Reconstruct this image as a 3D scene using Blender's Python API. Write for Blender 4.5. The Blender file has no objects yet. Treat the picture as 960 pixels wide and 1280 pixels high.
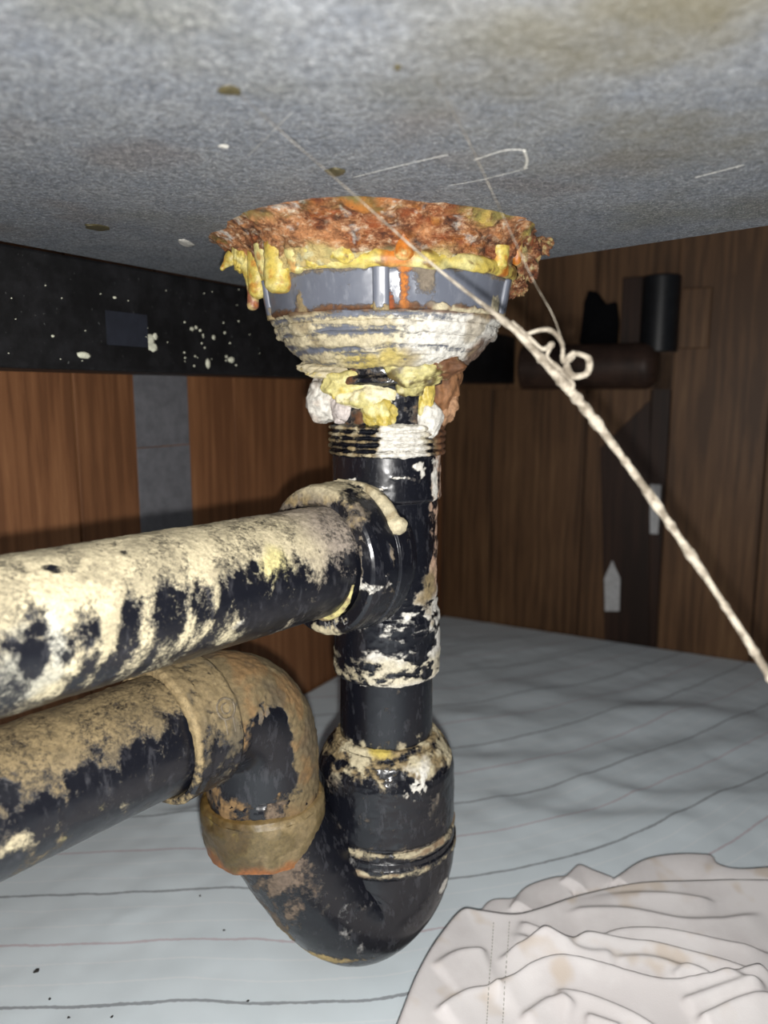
import bpy, bmesh, math, random
import numpy as np
from mathutils import Vector, Matrix

random.seed(7)
SC = bpy.context.scene
COL = SC.collection

# ------------------------------------------------------------------ camera, world, light, exposure
PITCH = math.radians(9.0)
CAM_Z = 0.306
FPX = 930.0
cam_d = bpy.data.cameras.new('camera')
cam_d.sensor_fit = 'VERTICAL'
cam_d.sensor_height = 36.0
cam_d.sensor_width = 27.0
cam_d.lens = FPX / 1280.0 * 36.0
cam_d.clip_start = 0.005
cam_d.dof.use_dof = True
cam_d.dof.focus_distance = 0.31
cam_d.dof.aperture_fstop = 9.5
cam = bpy.data.objects.new('camera', cam_d)
cam.location = (0, 0, CAM_Z)
cam.rotation_euler = (math.pi / 2 - PITCH, 0, 0)
COL.objects.link(cam)
SC.camera = cam

world = bpy.data.worlds.new('world')
world.use_nodes = True
world.node_tree.nodes['Background'].inputs[0].default_value = (0.80, 0.87, 1.0, 1)
world.node_tree.nodes['Background'].inputs[1].default_value = 0.035
SC.world = world

# the phone's flash, a hand's breadth of nothing below the lens
fl = bpy.data.lights.new('phone_flash', 'POINT')
fl.energy = 3.6
fl.color = (1.0, 0.975, 0.94)
fl.shadow_soft_size = 0.003
flo = bpy.data.objects.new('phone_flash', fl)
flo.location = (0.003, -0.002, CAM_Z - 0.012)
COL.objects.link(flo)

SC.view_settings.view_transform = 'Standard'
SC.view_settings.look = 'None'
SC.view_settings.gamma = 1.0
SC.view_settings.use_curve_mapping = False
SC.view_settings.exposure = 1.0

CP, SP = math.cos(PITCH), math.sin(PITCH)
CAM = np.array([0, 0, CAM_Z])

def ray(px, py):
    a, b = (px - 480) / FPX, (640 - py) / FPX
    return np.array([a, CP + b * SP, b * CP - SP])      # per unit of optical depth

def atY(px, py, Y):
    r = ray(px, py); return CAM + r * (Y / r[1])
def atZ(px, py, z):
    r = ray(px, py); return CAM + r * ((z - CAM_Z) / r[2])
def atD(px, py, d):
    return CAM + ray(px, py) * d

def lin(r, g, b):
    f = lambda c: (c / 255 / 12.92) if c <= 10 else ((c / 255 + 0.055) / 1.055) ** 2.4
    return (f(r), f(g), f(b))

# ------------------------------------------------------------------ noise in numpy
def _hash(ix, iy, iz, seed):
    h = (ix.astype(np.int64) * 374761393 + iy.astype(np.int64) * 668265263 + iz.astype(np.int64) * 2147483647 + seed * 1274126177) & 0xffffffff
    h = ((h ^ (h >> 13)) * 1274126177) & 0xffffffff
    h = h ^ (h >> 16)
    return (h & 0xffff) / 65535.0

def vnoise(P, seed=0):
    P = np.asarray(P, float)
    i = np.floor(P).astype(np.int64); f = P - i
    f = f * f * (3 - 2 * f)
    out = 0
    for dx in (0, 1):
        for dy in (0, 1):
            for dz in (0, 1):
                w = (f[..., 0] if dx else 1 - f[..., 0]) * (f[..., 1] if dy else 1 - f[..., 1]) * (f[..., 2] if dz else 1 - f[..., 2])
                out = out + w * _hash(i[..., 0] + dx, i[..., 1] + dy, i[..., 2] + dz, seed)
    return out * 2 - 1

def fbm(P, scale, octs=4, seed=0):
    P = (np.asarray(P, float) * scale) @ np.array([[.36, .48, -.80], [-.80, .60, 0], [.48, .64, .60]])
    a, s, t = 1.0, 0, 0
    for o in range(octs):
        s = s + a * vnoise(P * 2 ** o + 17.3 * o, seed + o); t += a; a *= 0.55
    return s / t * 1.5

def sstep(a, b, x):
    t = np.clip((x - a) / (b - a), 0, 1); return t * t * (3 - 2 * t)

# ------------------------------------------------------------------ materials
def new_mat(name):
    m = bpy.data.materials.new(name); m.use_nodes = True
    nt = m.node_tree; b = nt.nodes['Principled BSDF']
    return m, nt, b

class NT:
    def __init__(s, nt): s.nt = nt
    def n(s, t, **kw):
        x = s.nt.nodes.new(t)
        for k, v in kw.items(): setattr(x, k, v)
        return x
    def link(s, a, b): s.nt.links.new(a, b)
    def val(s, sock, v):
        if isinstance(v, bpy.types.NodeSocket): s.link(v, sock)
        else: sock.default_value = v
    def math(s, op, a, b=0.0, c=0.0, clamp=False):
        x = s.n('ShaderNodeMath', operation=op, use_clamp=clamp)
        for i, v in enumerate((a, b, c)):
            if i < len(x.inputs): s.val(x.inputs[i], v)
        return x.outputs[0]
    def noise(s, vec, scale, detail=4, rough=0.55, dist=0.0):
        x = s.n('ShaderNodeTexNoise'); s.link(vec, x.inputs['Vector'])
        x.inputs['Scale'].default_value = scale; x.inputs['Detail'].default_value = detail
        x.inputs['Roughness'].default_value = rough; x.inputs['Distortion'].default_value = dist
        return x.outputs['Fac']
    def mix(s, f, a, b):
        x = s.n('ShaderNodeMix', data_type='RGBA')
        s.val(x.inputs[0], f)
        for sock, v in ((x.inputs[6], a), (x.inputs[7], b)):
            if isinstance(v, tuple): sock.default_value = (*v[:3], 1)
            else: s.link(v, sock)
        return x.outputs[2]
    def ss(s, x, lo, hi, a=0.0, b=1.0):
        m = s.n('ShaderNodeMapRange', interpolation_type='SMOOTHSTEP')
        s.val(m.inputs[0], x); m.inputs[1].default_value = lo; m.inputs[2].default_value = hi
        m.inputs[3].default_value = a; m.inputs[4].default_value = b
        return m.outputs[0]
    def obj(s): return s.n('ShaderNodeTexCoord').outputs['Object']
    def map(s, vec, scale=(1, 1, 1), loc=(0, 0, 0)):
        m = s.n('ShaderNodeMapping'); s.link(vec, m.inputs[0])
        m.inputs['Scale'].default_value = scale; m.inputs['Location'].default_value = loc
        return m.outputs[0]
    def bump(s, h, strength, dist):
        b = s.n('ShaderNodeBump'); s.link(h, b.inputs['Height'])
        b.inputs['Strength'].default_value = strength; b.inputs['Distance'].default_value = dist
        return b.outputs[0]
    def attr(s, name):
        return s.n('ShaderNodeAttribute', attribute_name=name)

def grime_mat(name, base, scuff, rough=0.3, fine=420, coarse=95, var=0.9, crust_rough=0.8, scuff_amt=0.5, bump=0.0005, edge=(0.36, 0.70)):
    """Plastic with a caked-on deposit: mesh attribute 'crust' says how much, 'Col' which colour; noise frays its edges."""
    m, nt, b = new_mat(name); N = NT(nt)
    o = N.obj()
    n1 = N.noise(o, fine, 6, 0.75); n2 = N.noise(o, coarse, 5, 0.65)
    cr = N.attr('crust').outputs['Fac']
    e = N.math('ADD', cr, N.math('MULTIPLY', N.math('SUBTRACT', n1, 0.5), var * 1.3))
    e = N.math('ADD', e, N.math('MULTIPLY', N.math('SUBTRACT', n2, 0.5), var))
    mask = N.ss(e, *edge)
    # dark plastic with scuffs
    sc = N.noise(N.map(o, (1, 1, 0.35)), 260, 6, 0.7)
    sm = N.math('MULTIPLY', N.ss(sc, 0.53, 0.68), scuff_amt)
    pl = N.mix(sm, base, scuff)
    cc = N.attr('Col').outputs['Color']
    hsv = N.n('ShaderNodeHueSaturation'); N.link(cc, hsv.inputs['Color'])
    N.link(N.ss(n1, 0.3, 0.7, 0.60, 1.12), hsv.inputs['Value'])
    speck = N.ss(N.noise(o, 900, 3, 0.6), 0.62, 0.72)
    cc2 = N.mix(N.math('MULTIPLY', speck, 0.45), hsv.outputs[0], (0.06, 0.05, 0.04))
    N.link(N.mix(mask, pl, cc2), b.inputs['Base Color'])
    rb = N.math('ADD', rough, N.math('MULTIPLY', sm, 0.35))
    mr = N.n('ShaderNodeMix'); N.link(mask, mr.inputs[0]); N.link(rb, mr.inputs[2]); mr.inputs[3].default_value = crust_rough
    N.link(mr.outputs[0], b.inputs['Roughness'])
    h = N.math('ADD', N.math('MULTIPLY', mask, N.math('ADD', 0.5, n1)), N.math('MULTIPLY', sc, 0.12))
    N.link(N.bump(h, 0.7, bump), b.inputs['Normal'])
    return m

M = {}
M['black'] = grime_mat('black_plastic_grimed', (0.0055, 0.006, 0.0095), (0.065, 0.066, 0.076), 0.25, scuff_amt=.42)
M['pipe'] = grime_mat('black_pipe_dusted', (0.0055, 0.006, 0.0095), (0.05, 0.05, 0.058), 0.30, fine=700, coarse=150, var=1.35, edge=(0.20, 0.90), bump=0.0003)
M['grey'] = grime_mat('grey_nut_plastic', (0.115, 0.125, 0.155), (0.17, 0.18, 0.21), 0.33, scuff_amt=0.6)
M['crusty'] = grime_mat('rust_and_cement_crust', (0.02, 0.015, 0.012), (0.12, 0.05, 0.02), 0.6, fine=500, coarse=160, var=0.8, bump=0.0015)
M['glue'] = grime_mat('yellow_sealant', (0.42, 0.31, 0.08), (0.5, 0.42, 0.18), 0.35, var=0.35, crust_rough=0.42, bump=0.0003)
M['epoxy'] = grime_mat('white_epoxy_putty', (0.6, 0.55, 0.5), (0.7, 0.68, 0.66), 0.6, fine=300, var=0.3, crust_rough=0.7, bump=0.0008)

def rust_mat():
    m, nt, b = new_mat('flaky_rust'); N = NT(nt); o = N.obj()
    a = N.noise(N.map(o, (1, 1, 1.8)), 210, 7, 0.75); c_ = N.noise(N.map(o, (1, 1, 1.5)), 110, 5, 0.7); d = N.noise(o, 650, 4, 0.7)
    col = N.attr('Col').outputs['Color']
    r = N.n('ShaderNodeValToRGB'); N.link(a, r.inputs[0]); e = r.color_ramp.elements
    e[0].position = 0.36; e[0].color = (0.014, 0.006, 0.004, 1); e[1].position = 0.64; e[1].color = (0.62, 0.54, 0.42, 1)
    for p, k in ((0.42, (0.080, 0.026, 0.009, 1)), (0.48, (0.19, 0.066, 0.022, 1)), (0.53, (0.36, 0.17, 0.075, 1)), (0.585, (0.52, 0.34, 0.20, 1))):
        q = e.new(p); q.color = k
    c = N.mix(N.ss(c_, 0.38, 0.60, 0.25, 0.85), col, r.outputs[0])
    y = N.attr('crust').outputs['Fac']                     # 1 rust, 0 sealant showing through
    c = N.mix(N.ss(N.math('ADD', y, N.math('MULTIPLY', N.math('SUBTRACT', c_, 0.5), 0.9)), 0.35, 0.6), col, c)
    c = N.mix(N.ss(d, 0.60, 0.72, 0, 0.7), c, (0.02, 0.012, 0.008))
    N.link(c, b.inputs['Base Color']); b.inputs['Roughness'].default_value = 0.7
    N.link(N.bump(N.math('ADD', a, N.math('MULTIPLY', c_, 1.5)), 1.0, 0.0022), b.inputs['Normal'])
    return m
M['rust'] = rust_mat()

def stone_mat():
    m, nt, b = new_mat('rough_grey_stone'); N = NT(nt); o = N.obj()
    n1 = N.noise(o, 1300, 3, 0.75); n2 = N.noise(N.map(o, (1, 1.0, 1)), 55, 5, 0.6); n3 = N.noise(o, 9, 4, 0.6); n4 = N.noise(o, 14, 3, 0.5)
    n5 = N.noise(o, 380, 4, 0.75)
    c = N.mix(N.ss(n2, 0.3, 0.7), lin(110, 116, 125), lin(126, 130, 135))
    c = N.mix(N.math('MULTIPLY', N.ss(n3, 0.50, 0.68), 0.55), c, lin(96, 94, 74))
    c = N.mix(N.math('MULTIPLY', N.ss(n4, 0.56, 0.68), 0.4), c, lin(92, 76, 66))
    c = N.mix(N.ss(n5, 0.38, 0.60, 0.6, 0), c, lin(52, 54, 60))
    c = N.mix(N.ss(n1, 0.54, 0.68, 0, 0.6), c, lin(205, 205, 203))
    c = N.mix(N.ss(n1, 0.46, 0.32, 0, 0.6), c, lin(44, 46, 50))
    # stained corner on the right, near the front
    d = N.n('ShaderNodeVectorMath', operation='DISTANCE'); N.link(o, d.inputs[0]); d.inputs[1].default_value = (0.085, 0.175, 0.376)
    st = N.math('MULTIPLY', N.ss(d.outputs['Value'], 0.11, 0.02), N.ss(n3, 0.36, 0.6))
    c = N.mix(N.math('MULTIPLY', st, 0.8), c, lin(92, 84, 56))
    N.link(c, b.inputs['Base Color']); b.inputs['Roughness'].default_value = 0.75
    h = N.math('ADD', N.math('MULTIPLY', n1, 0.5), N.math('ADD', N.math('MULTIPLY', n2, 1.6), N.math('MULTIPLY', n3, 3.0)))
    h = N.math('ADD', h, N.math('MULTIPLY', n5, 1.4)); h = N.math('ADD', h, N.math('MULTIPLY', n1, .4)); N.link(N.bump(h, 0.8, 0.0014), b.inputs['Normal'])
    return m
M['stone'] = stone_mat()

def wood_mat(name, dark, mid, light, rough=0.5):
    m, nt, b = new_mat(name); N = NT(nt)
    o = N.obj()
    rnd = N.n('ShaderNodeObjectInfo').outputs['Random']
    off = N.n('ShaderNodeCombineXYZ'); N.link(N.math('MULTIPLY', rnd, 7.0), off.inputs[2]); N.link(N.math('MULTIPLY', rnd, 3.0), off.inputs[0])
    ad = N.n('ShaderNodeVectorMath', operation='ADD'); N.link(o, ad.inputs[0]); N.link(off.outputs[0], ad.inputs[1])
    v = ad.outputs[0]
    g = N.noise(N.map(v, (1, 1, 0.045)), 260, 6, 0.7, 0.3)
    wv = N.n('ShaderNodeTexWave', wave_type='BANDS', bands_direction='X')
    N.link(N.map(v, (1, 1, 0.12)), wv.inputs[0]); wv.inputs['Scale'].default_value = 24; wv.inputs['Distortion'].default_value = 9
    wv.inputs['Detail'].default_value = 3; wv.inputs['Detail Scale'].default_value = 1.2
    big = N.noise(N.map(v, (1, 1, 0.25)), 18, 3)
    f = N.math('ADD', N.math('MULTIPLY', g, 0.75), N.math('MULTIPLY', wv.outputs['Fac'], 0.14))
    f = N.math('ADD', f, N.math('MULTIPLY', N.math('SUBTRACT', big, 0.5), 0.8))
    c = N.mix(N.ss(f, 0.3, 0.5), dark, mid); c = N.mix(N.ss(f, 0.48, 0.72), c, light)
    br = N.n('ShaderNodeHueSaturation'); N.link(c, br.inputs['Color'])
    N.link(N.math('ADD', 0.88, N.math('MULTIPLY', rnd, 0.24)), br.inputs['Value'])
    N.link(br.outputs[0], b.inputs['Base Color']); b.inputs['Roughness'].default_value = rough
    b.inputs['Specular IOR Level'].default_value = 0.25
    N.link(N.bump(g, 0.25, 0.0006), b.inputs['Normal'])
    return m
M['wood_l'] = wood_mat('warm_wood_grain', lin(108, 72, 48), lin(128, 87, 58), lin(146, 103, 70))
M['wood_r'] = wood_mat('brown_wood_grain', lin(84, 60, 40), lin(106, 77, 52), lin(126, 95, 65))
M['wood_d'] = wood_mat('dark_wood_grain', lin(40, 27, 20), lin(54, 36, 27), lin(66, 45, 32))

def flat_mat(name, c, rough=0.5, var=0.25, scale=120, spec=0.5, metal=0.0, bump=0.0003):
    m, nt, b = new_mat(name); N = NT(nt); o = N.obj()
    n = N.noise(o, scale, 6, 0.65)
    k = tuple(x * (1 - var) for x in c); l = tuple(min(1, x * (1 + var)) for x in c)
    N.link(N.mix(N.ss(n, 0.3, 0.7), k, l), b.inputs['Base Color'])
    b.inputs['Roughness'].default_value = rough; b.inputs['Specular IOR Level'].default_value = spec; b.inputs['Metallic'].default_value = metal
    N.link(N.bump(n, 0.3, bump), b.inputs['Normal'])
    return m

def beam_mat():
    m, nt, b = new_mat('black_painted_beam'); N = NT(nt); o = N.obj()
    n = N.noise(o, 60, 6, 0.7); sp = N.noise(o, 420, 3, 0.5)
    c = N.mix(N.ss(n, 0.35, 0.75), (0.004, 0.004, 0.0045), (0.014, 0.014, 0.016))
    c = N.mix(N.ss(sp, 0.68, 0.74, 0, 0.25), c, (0.25, 0.26, 0.25))
    N.link(c, b.inputs['Base Color']); b.inputs['Roughness'].default_value = 0.55; b.inputs['Specular IOR Level'].default_value = 0.3
    N.link(N.bump(n, 0.4, 0.001), b.inputs['Normal'])
    return m
M['beam'] = beam_mat()
M['strip'] = flat_mat('grey_tape_strip', lin(104, 104, 108), 0.5, 0.18, 90)
M['patch'] = flat_mat('blue_grey_reflection', lin(34, 37, 46), 0.5, 0.2, 90)
M['splat'] = flat_mat('dried_paint_spatter', lin(205, 205, 185), 0.7, 0.25, 400)
M['spot'] = flat_mat('olive_rust_spot', lin(66, 60, 38), 0.6, 0.4, 500)
M['chalk'] = flat_mat('pale_scratch', lin(168, 166, 160), 0.8, 0.2, 500)
M['white_tag'] = flat_mat('dull_white_tag', lin(190, 190, 190), 0.6, 0.15, 200)
M['rubber'] = flat_mat('black_tube_rubber', (0.010, 0.011, 0.013), 0.42, 0.3, 120, 0.4)
M['void'] = flat_mat('matt_black_blob', (0.004, 0.004, 0.005), 0.9, 0.3, 300, 0.1)
M['brownpipe'] = flat_mat('dark_brown_pipe', lin(58, 42, 34), 0.5, 0.35, 60, 0.3)
M['crumb'] = flat_mat('dark_crumb', (0.02, 0.018, 0.016), 0.8, 0.3, 800)
M['base'] = flat_mat('dark_panel', lin(60, 44, 34), 0.8, 0.2, 60)

def string_mat():
    m, nt, b = new_mat('dusty_string'); N = NT(nt); o = N.obj()
    n = N.noise(o, 260, 4, 0.6)
    N.link(N.mix(N.ss(n, 0.35, 0.65), lin(92, 84, 72), lin(150, 142, 128)), b.inputs['Base Color'])
    b.inputs['Roughness'].default_value = 0.9
    N.link(N.bump(n, 0.8, 0.001), b.inputs['Normal'])
    return m
M['string'] = string_mat()

def sheet_mat():
    m, nt, b = new_mat('striped_bed_sheet'); N = NT(nt)
    uv = N.attr('uvs').outputs['Vector']
    s = N.n('ShaderNodeSeparateXYZ'); N.link(uv, s.inputs[0]); v = s.outputs[1]
    fray = N.noise(uv, 330, 2); 
    vv = N.math('ADD', v, N.math('MULTIPLY', N.math('SUBTRACT', fray, 0.5), 0.0016))
    def line(period, off, w, soft):
        t = N.math('PINGPONG', N.math('ADD', vv, off), period / 2)
        return N.ss(t, w + soft, w)
    P = 0.085
    base = N.mix(N.noise(uv, 25, 3), lin(218, 230, 236), lin(228, 238, 243))
    c = N.mix(N.math('MULTIPLY', line(0.0142, 0.0, 0.0003, 0.0005), 0.35), base, lin(246, 248, 250))
    c = N.mix(N.math('MULTIPLY', line(P, 0.0, 0.0006, 0.0007), 0.66), c, lin(92, 96, 104))
    c = N.mix(N.math('MULTIPLY', line(P, P / 2, 0.00045, 0.0007), 0.45), c, lin(172, 128, 138))
    N.link(c, b.inputs['Base Color']); b.inputs['Roughness'].default_value = 0.9; b.inputs['Specular IOR Level'].default_value = 0.15
    w = N.noise(N.map(uv, (1, 1, 1)), 1500, 2)
    N.link(N.bump(w, 0.12, 0.0004), b.inputs['Normal'])
    return m
M['sheet'] = sheet_mat()

def cloth_mat():
    m, nt, b = new_mat('crumpled_white_cotton'); N = NT(nt); o = N.obj()
    n = N.noise(o, 28, 4, 0.6); n2 = N.noise(o, 1200, 2)
    c = N.mix(N.ss(n, 0.35, 0.6), lin(212, 207, 206), lin(222, 218, 217))
    c = N.mix(N.math('MULTIPLY', N.ss(N.noise(o, 40, 2), 0.56, 0.7), 0.5), c, lin(196, 176, 150))
    N.link(c, b.inputs['Base Color']); b.inputs['Roughness'].default_value = 0.95; b.inputs['Specular IOR Level'].default_value = 0.1
    N.link(N.bump(n2, 0.15, 0.0004), b.inputs['Normal'])
    return m
M['cloth'] = cloth_mat()

# ------------------------------------------------------------------ object helpers
def link(name, me, mat, parent=None, kind=None, label=None, cat=None, group=None):
    o = bpy.data.objects.new(name, me); COL.objects.link(o)
    if mat and not me.materials: me.materials.append(mat)
    if parent: 
        o.parent = parent
        o.matrix_parent_inverse = Matrix.Translation(-parent.location)
    if kind: o['kind'] = kind
    if label: o['label'] = label
    if cat: o['category'] = cat
    if group: o['group'] = group
    return o

def thing(name, loc, label, cat, group=None):
    o = bpy.data.objects.new(name, None); COL.objects.link(o)
    o.location = loc; o.empty_display_size = 0.02
    o['label'] = label; o['category'] = cat
    if group: o['group'] = group
    return o

def mesh_from(name, V, F, smooth=True):
    me = bpy.data.meshes.new(name)
    V = np.asarray(V, np.float32).reshape(-1, 3); F = np.asarray(F, np.int32)
    me.vertices.add(len(V)); me.vertices.foreach_set('co', V.ravel())
    k = F.shape[1]
    me.loops.add(F.size); me.loops.foreach_set('vertex_index', F.ravel())
    me.polygons.add(len(F)); me.polygons.foreach_set('loop_start', np.arange(len(F), dtype=np.int32) * k)
    me.polygons.foreach_set('use_smooth', np.full(len(F), smooth))
    me.update(calc_edges=True); me.validate()
    return me

def grid_faces(n, m, cu, cv):
    i = np.arange(n if cu else n - 1); j = np.arange(m if cv else m - 1)
    I, J = np.meshgrid(i, j, indexing='ij'); I2, J2 = (I + 1) % n, (J + 1) % m
    return np.stack([I * m + J, I * m + J2, I2 * m + J2, I2 * m + J], -1).reshape(-1, 4)

def grid_normals(V, cu, cv):
    du = (np.roll(V, -1, 0) - np.roll(V, 1, 0)) if cu else np.gradient(V, axis=0)
    dv = (np.roll(V, -1, 1) - np.roll(V, 1, 1)) if cv else np.gradient(V, axis=1)
    n = np.cross(dv, du); l = np.linalg.norm(n, axis=-1, keepdims=True); l[l < 1e-12] = 1
    return n / l

def surf(name, V, mat, parent, cu=False, cv=True, paint=None, disp=0.0, caps=True, label=None, out=None):
    """A dense grid surface. paint(V, N) -> crust (n,m), colour (n,m,3), extra height or None."""
    N = grid_normals(V, cu, cv)
    ctr = V.mean(1, keepdims=True) if out is None else out
    if ((V - ctr) * N).sum() < 0: N = -N; flip = True
    else: flip = False
    if paint:
        cr, cl, hgt = paint(V, N)
        if disp: V = V + N * (np.clip(cr, 0, 1.3) * disp * (0.6 + 0.8 * fbm(V, 420, 3, 91)))[..., None]
        if hgt is not None: V = V + N * hgt[..., None]
    n, m = V.shape[:2]
    F = grid_faces(n, m, cu, cv)
    if not flip: F = F[:, ::-1]
    # grid_normals uses dv x du; faces (i,j)->(i,j+1)->(i+1,j+1): same sense
    F = F[:, ::-1]
    VV = V.reshape(-1, 3)
    me = mesh_from(name, VV, F)
    if caps and cv and not cu:
        bm = bmesh.new(); bm.from_mesh(me); bm.verts.ensure_lookup_table()
        for r, rev in ((0, False), (n - 1, True)):
            vs = [bm.verts[r * m + j] for j in range(m)]
            try:
                f = bm.faces.new(vs); f.smooth = False
            except ValueError: pass
        bmesh.ops.recalc_face_normals(bm, faces=bm.faces[:])
        bm.to_mesh(me); bm.free()
    if paint:
        a = me.attributes.new('crust', 'FLOAT', 'POINT'); a.data.foreach_set('value', np.asarray(cr, np.float32).ravel())
        c4 = np.ones((n * m, 4), np.float32); c4[:, :3] = np.asarray(cl, np.float32).reshape(-1, 3)
        a = me.attributes.new('Col', 'FLOAT_COLOR', 'POINT'); a.data.foreach_set('color', c4.ravel())
    return link(name, me, mat, parent, label=label)

def lathe(x, y, prof, seg=220, step=0.0005):
    """prof: (z, r) list -> grid V (n, seg, 3); angle 0 faces -Y, positive to +X"""
    p = np.array(prof, float); d = np.r_[0, np.cumsum(np.hypot(*np.diff(p, axis=0).T))]
    n = max(3, int(d[-1] / step)); t = np.linspace(0, d[-1], n)
    t = np.unique(np.r_[t, d]); z = np.interp(t, d, p[:, 0]); r = np.interp(t, d, p[:, 1])
    a = np.linspace(-math.pi, math.pi, seg, endpoint=False)
    V = np.zeros((len(t), seg, 3))
    V[..., 0] = x + r[:, None] * np.sin(a); V[..., 1] = y - r[:, None] * np.cos(a); V[..., 2] = z[:, None]
    return V

def sweep(path, rad, seg=160, up=(0, 0, 1)):
    """rings round a path; column 0 points towards 'up' as far as the path lets it"""
    P = np.array(path, float); n = len(P)
    T = np.gradient(P, axis=0); T /= np.linalg.norm(T, axis=1, keepdims=True)
    u = np.array(up, float); u = u - T[0] * u.dot(T[0]); u /= np.linalg.norm(u)
    a = np.linspace(0, 2 * math.pi, seg, endpoint=False)
    V = np.zeros((n, seg, 3)); rad = np.broadcast_to(np.asarray(rad, float), (n,))
    for i in range(n):
        u = u - T[i] * u.dot(T[i]); u /= np.linalg.norm(u)
        w = np.cross(T[i], u)
        V[i] = P[i] + rad[i] * (np.cos(a)[:, None] * u + np.sin(a)[:, None] * w)
    return V

def smooth_path(pts, n):
    P = np.array(pts, float); k = len(P)
    Q = np.vstack([2 * P[0] - P[1], P, 2 * P[-1] - P[-2]])
    out = []
    for t in np.linspace(0, k - 1 - 1e-9, n):
        i = int(t); f = t - i; a, b, c, d = Q[i], Q[i + 1], Q[i + 2], Q[i + 3]
        out.append(0.5 * ((2 * b) + (c - a) * f + (2 * a - 5 * b + 4 * c - d) * f * f + (3 * b - a - 3 * c + d) * f ** 3))
    return np.array(out)

def project(V):
    R = V - CAM
    d = R[..., 1] * CP - R[..., 2] * SP
    h = R[..., 1] * SP + R[..., 2] * CP
    return 480 + FPX * R[..., 0] / d, 640 - FPX * h / d, d

def spot(V, N, px, py, rh, rv=None, soft=0.5, wob=0.35, seed=3):
    """falloff (1 inside) of a stain on the surface: its centre is the point met by a look along (px, py), its radii are metres"""
    rv = rv or rh
    x, y, d = project(V)
    face = ((CAM - V) * N).sum(-1) > 0
    q = (x - px) ** 2 + (y - py) ** 2 + np.where(face, 0, 1e6)
    k = np.unravel_index(np.argmin(q), q.shape); C = V[k]
    D = V - C
    r = np.sqrt((np.hypot(D[..., 0], D[..., 1]) / rh) ** 2 + (D[..., 2] / rv) ** 2)
    r = r * (1 + wob * fbm(V, 1.6 / min(rh, rv) * 0.5, 3, seed))
    return 1 - sstep(1 - soft, 1 + soft, r)

def box_mesh(name, V8, bevel=0.0):
    """V8: bottom four then top four"""
    bm = bmesh.new(); vs = [bm.verts.new(v) for v in V8]
    for f in ((3, 2, 1, 0), (4, 5, 6, 7), (0, 1, 5, 4), (1, 2, 6, 5), (2, 3, 7, 6), (3, 0, 4, 7)): bm.faces.new([vs[i] for i in f])
    bmesh.ops.recalc_face_normals(bm, faces=bm.faces[:])
    if bevel: bmesh.ops.bevel(bm, geom=bm.edges[:], offset=bevel, segments=2, affect='EDGES', profile=0.5)
    me = bpy.data.meshes.new(name); bm.to_mesh(me); bm.free(); return me

def wall_box(name, org, dirv, nrm, t0, t1, z0, z1, depth0, depth1, mat, parent=None, bevel=0.0, **kw):
    """a box on a wall: t along it, z up, depth0..depth1 proud of its face along nrm"""
    o = np.array([*org, 0]); d = np.array([*dirv, 0]); n = np.array([*nrm, 0]); Z = np.array([0, 0, 1])
    q = lambda t, e, z: o + d * t + n * e + Z * z
    V = [q(t0, depth0, z0), q(t1, depth0, z0), q(t1, depth1, z0), q(t0, depth1, z0), q(t0, depth0, z1), q(t1, depth0, z1), q(t1, depth1, z1), q(t0, depth1, z1)]
    c = sum(V) / 8; 
    ang = math.atan2(d[1], d[0])
    R = np.array([[math.cos(-ang), -math.sin(-ang), 0], [math.sin(-ang), math.cos(-ang), 0], [0, 0, 1]])
    me = box_mesh(name, [R @ (v - c) for v in V], bevel)
    ob = link(name, me, mat, None, **kw)
    ob.location = c; ob.rotation_euler = (0, 0, ang)
    if parent:
        ob.parent = parent; ob.matrix_parent_inverse = (Matrix.Translation(parent.location) @ Matrix.Rotation(parent.rotation_euler[2], 4, 'Z')).inverted()
    return ob

def lump(name, c, r, mat, parent, seed=0, amp=0.25, freq=1.3, rot=0.0, tilt=0.0, colour=None, crust=1.0, paint=None, n=40, label=None):
    """a lumpy ellipsoid (radii r) with its own stain attributes"""
    th = np.linspace(0.02, math.pi - 0.02, n); ph = np.linspace(0, 2 * math.pi, n * 2, endpoint=False)
    U = np.stack([np.sin(th)[:, None] * np.cos(ph), np.sin(th)[:, None] * np.sin(ph), np.cos(th)[:, None] * np.ones_like(ph)], -1)
    k = 1 + amp * fbm(U + seed * 3.1, freq, 4, seed)
    V = U * k[..., None] * np.array(r)
    ct, st = math.cos(tilt), math.sin(tilt); V = V @ np.array([[ct, 0, st], [0, 1, 0], [-st, 0, ct]]).T
    cz, sz = math.cos(rot), math.sin(rot); V = V @ np.array([[cz, -sz, 0], [sz, cz, 0], [0, 0, 1]]).T
    V = V + np.array(c)
    def pt(V, N):
        if paint: return paint(V, N)
        cl = np.ones(V.shape) * np.array(colour); cl = cl * (1 + 0.25 * fbm(V, 260, 3, seed + 5))[..., None]
        return np.full(V.shape[:2], crust), np.clip(cl, 0, 1), None
    return surf(name, V, mat, parent, paint=pt, label=label, out=np.array(c))

# ------------------------------------------------------------------ palette
CREAM = np.array(lin(220, 207, 172)); TAN = np.array(lin(178, 156, 114)); WHITE = np.array(lin(232, 228, 218)); DUST = np.array(lin(150, 136, 118))
RUST = np.array(lin(150, 74, 28)); RUSTD = np.array(lin(70, 32, 16)); ORANGE = np.array(lin(200, 120, 44)); YEL = np.array(lin(222, 198, 98)); YELP = np.array(lin(232, 220, 148))
OLIVE = np.array(lin(112, 96, 54)); BROWN = np.array(lin(120, 78, 46)); PEACH = np.array(lin(214, 150, 98))

PEACH *= 0.95; ORANGE *= 0.8; RUST *= 0.8
for _c in (TAN, DUST, RUSTD, OLIVE, BROWN): _c *= 0.60
for _c in (CREAM, YEL, YELP): _c *= 0.74
WHITE *= 0.86

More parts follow.
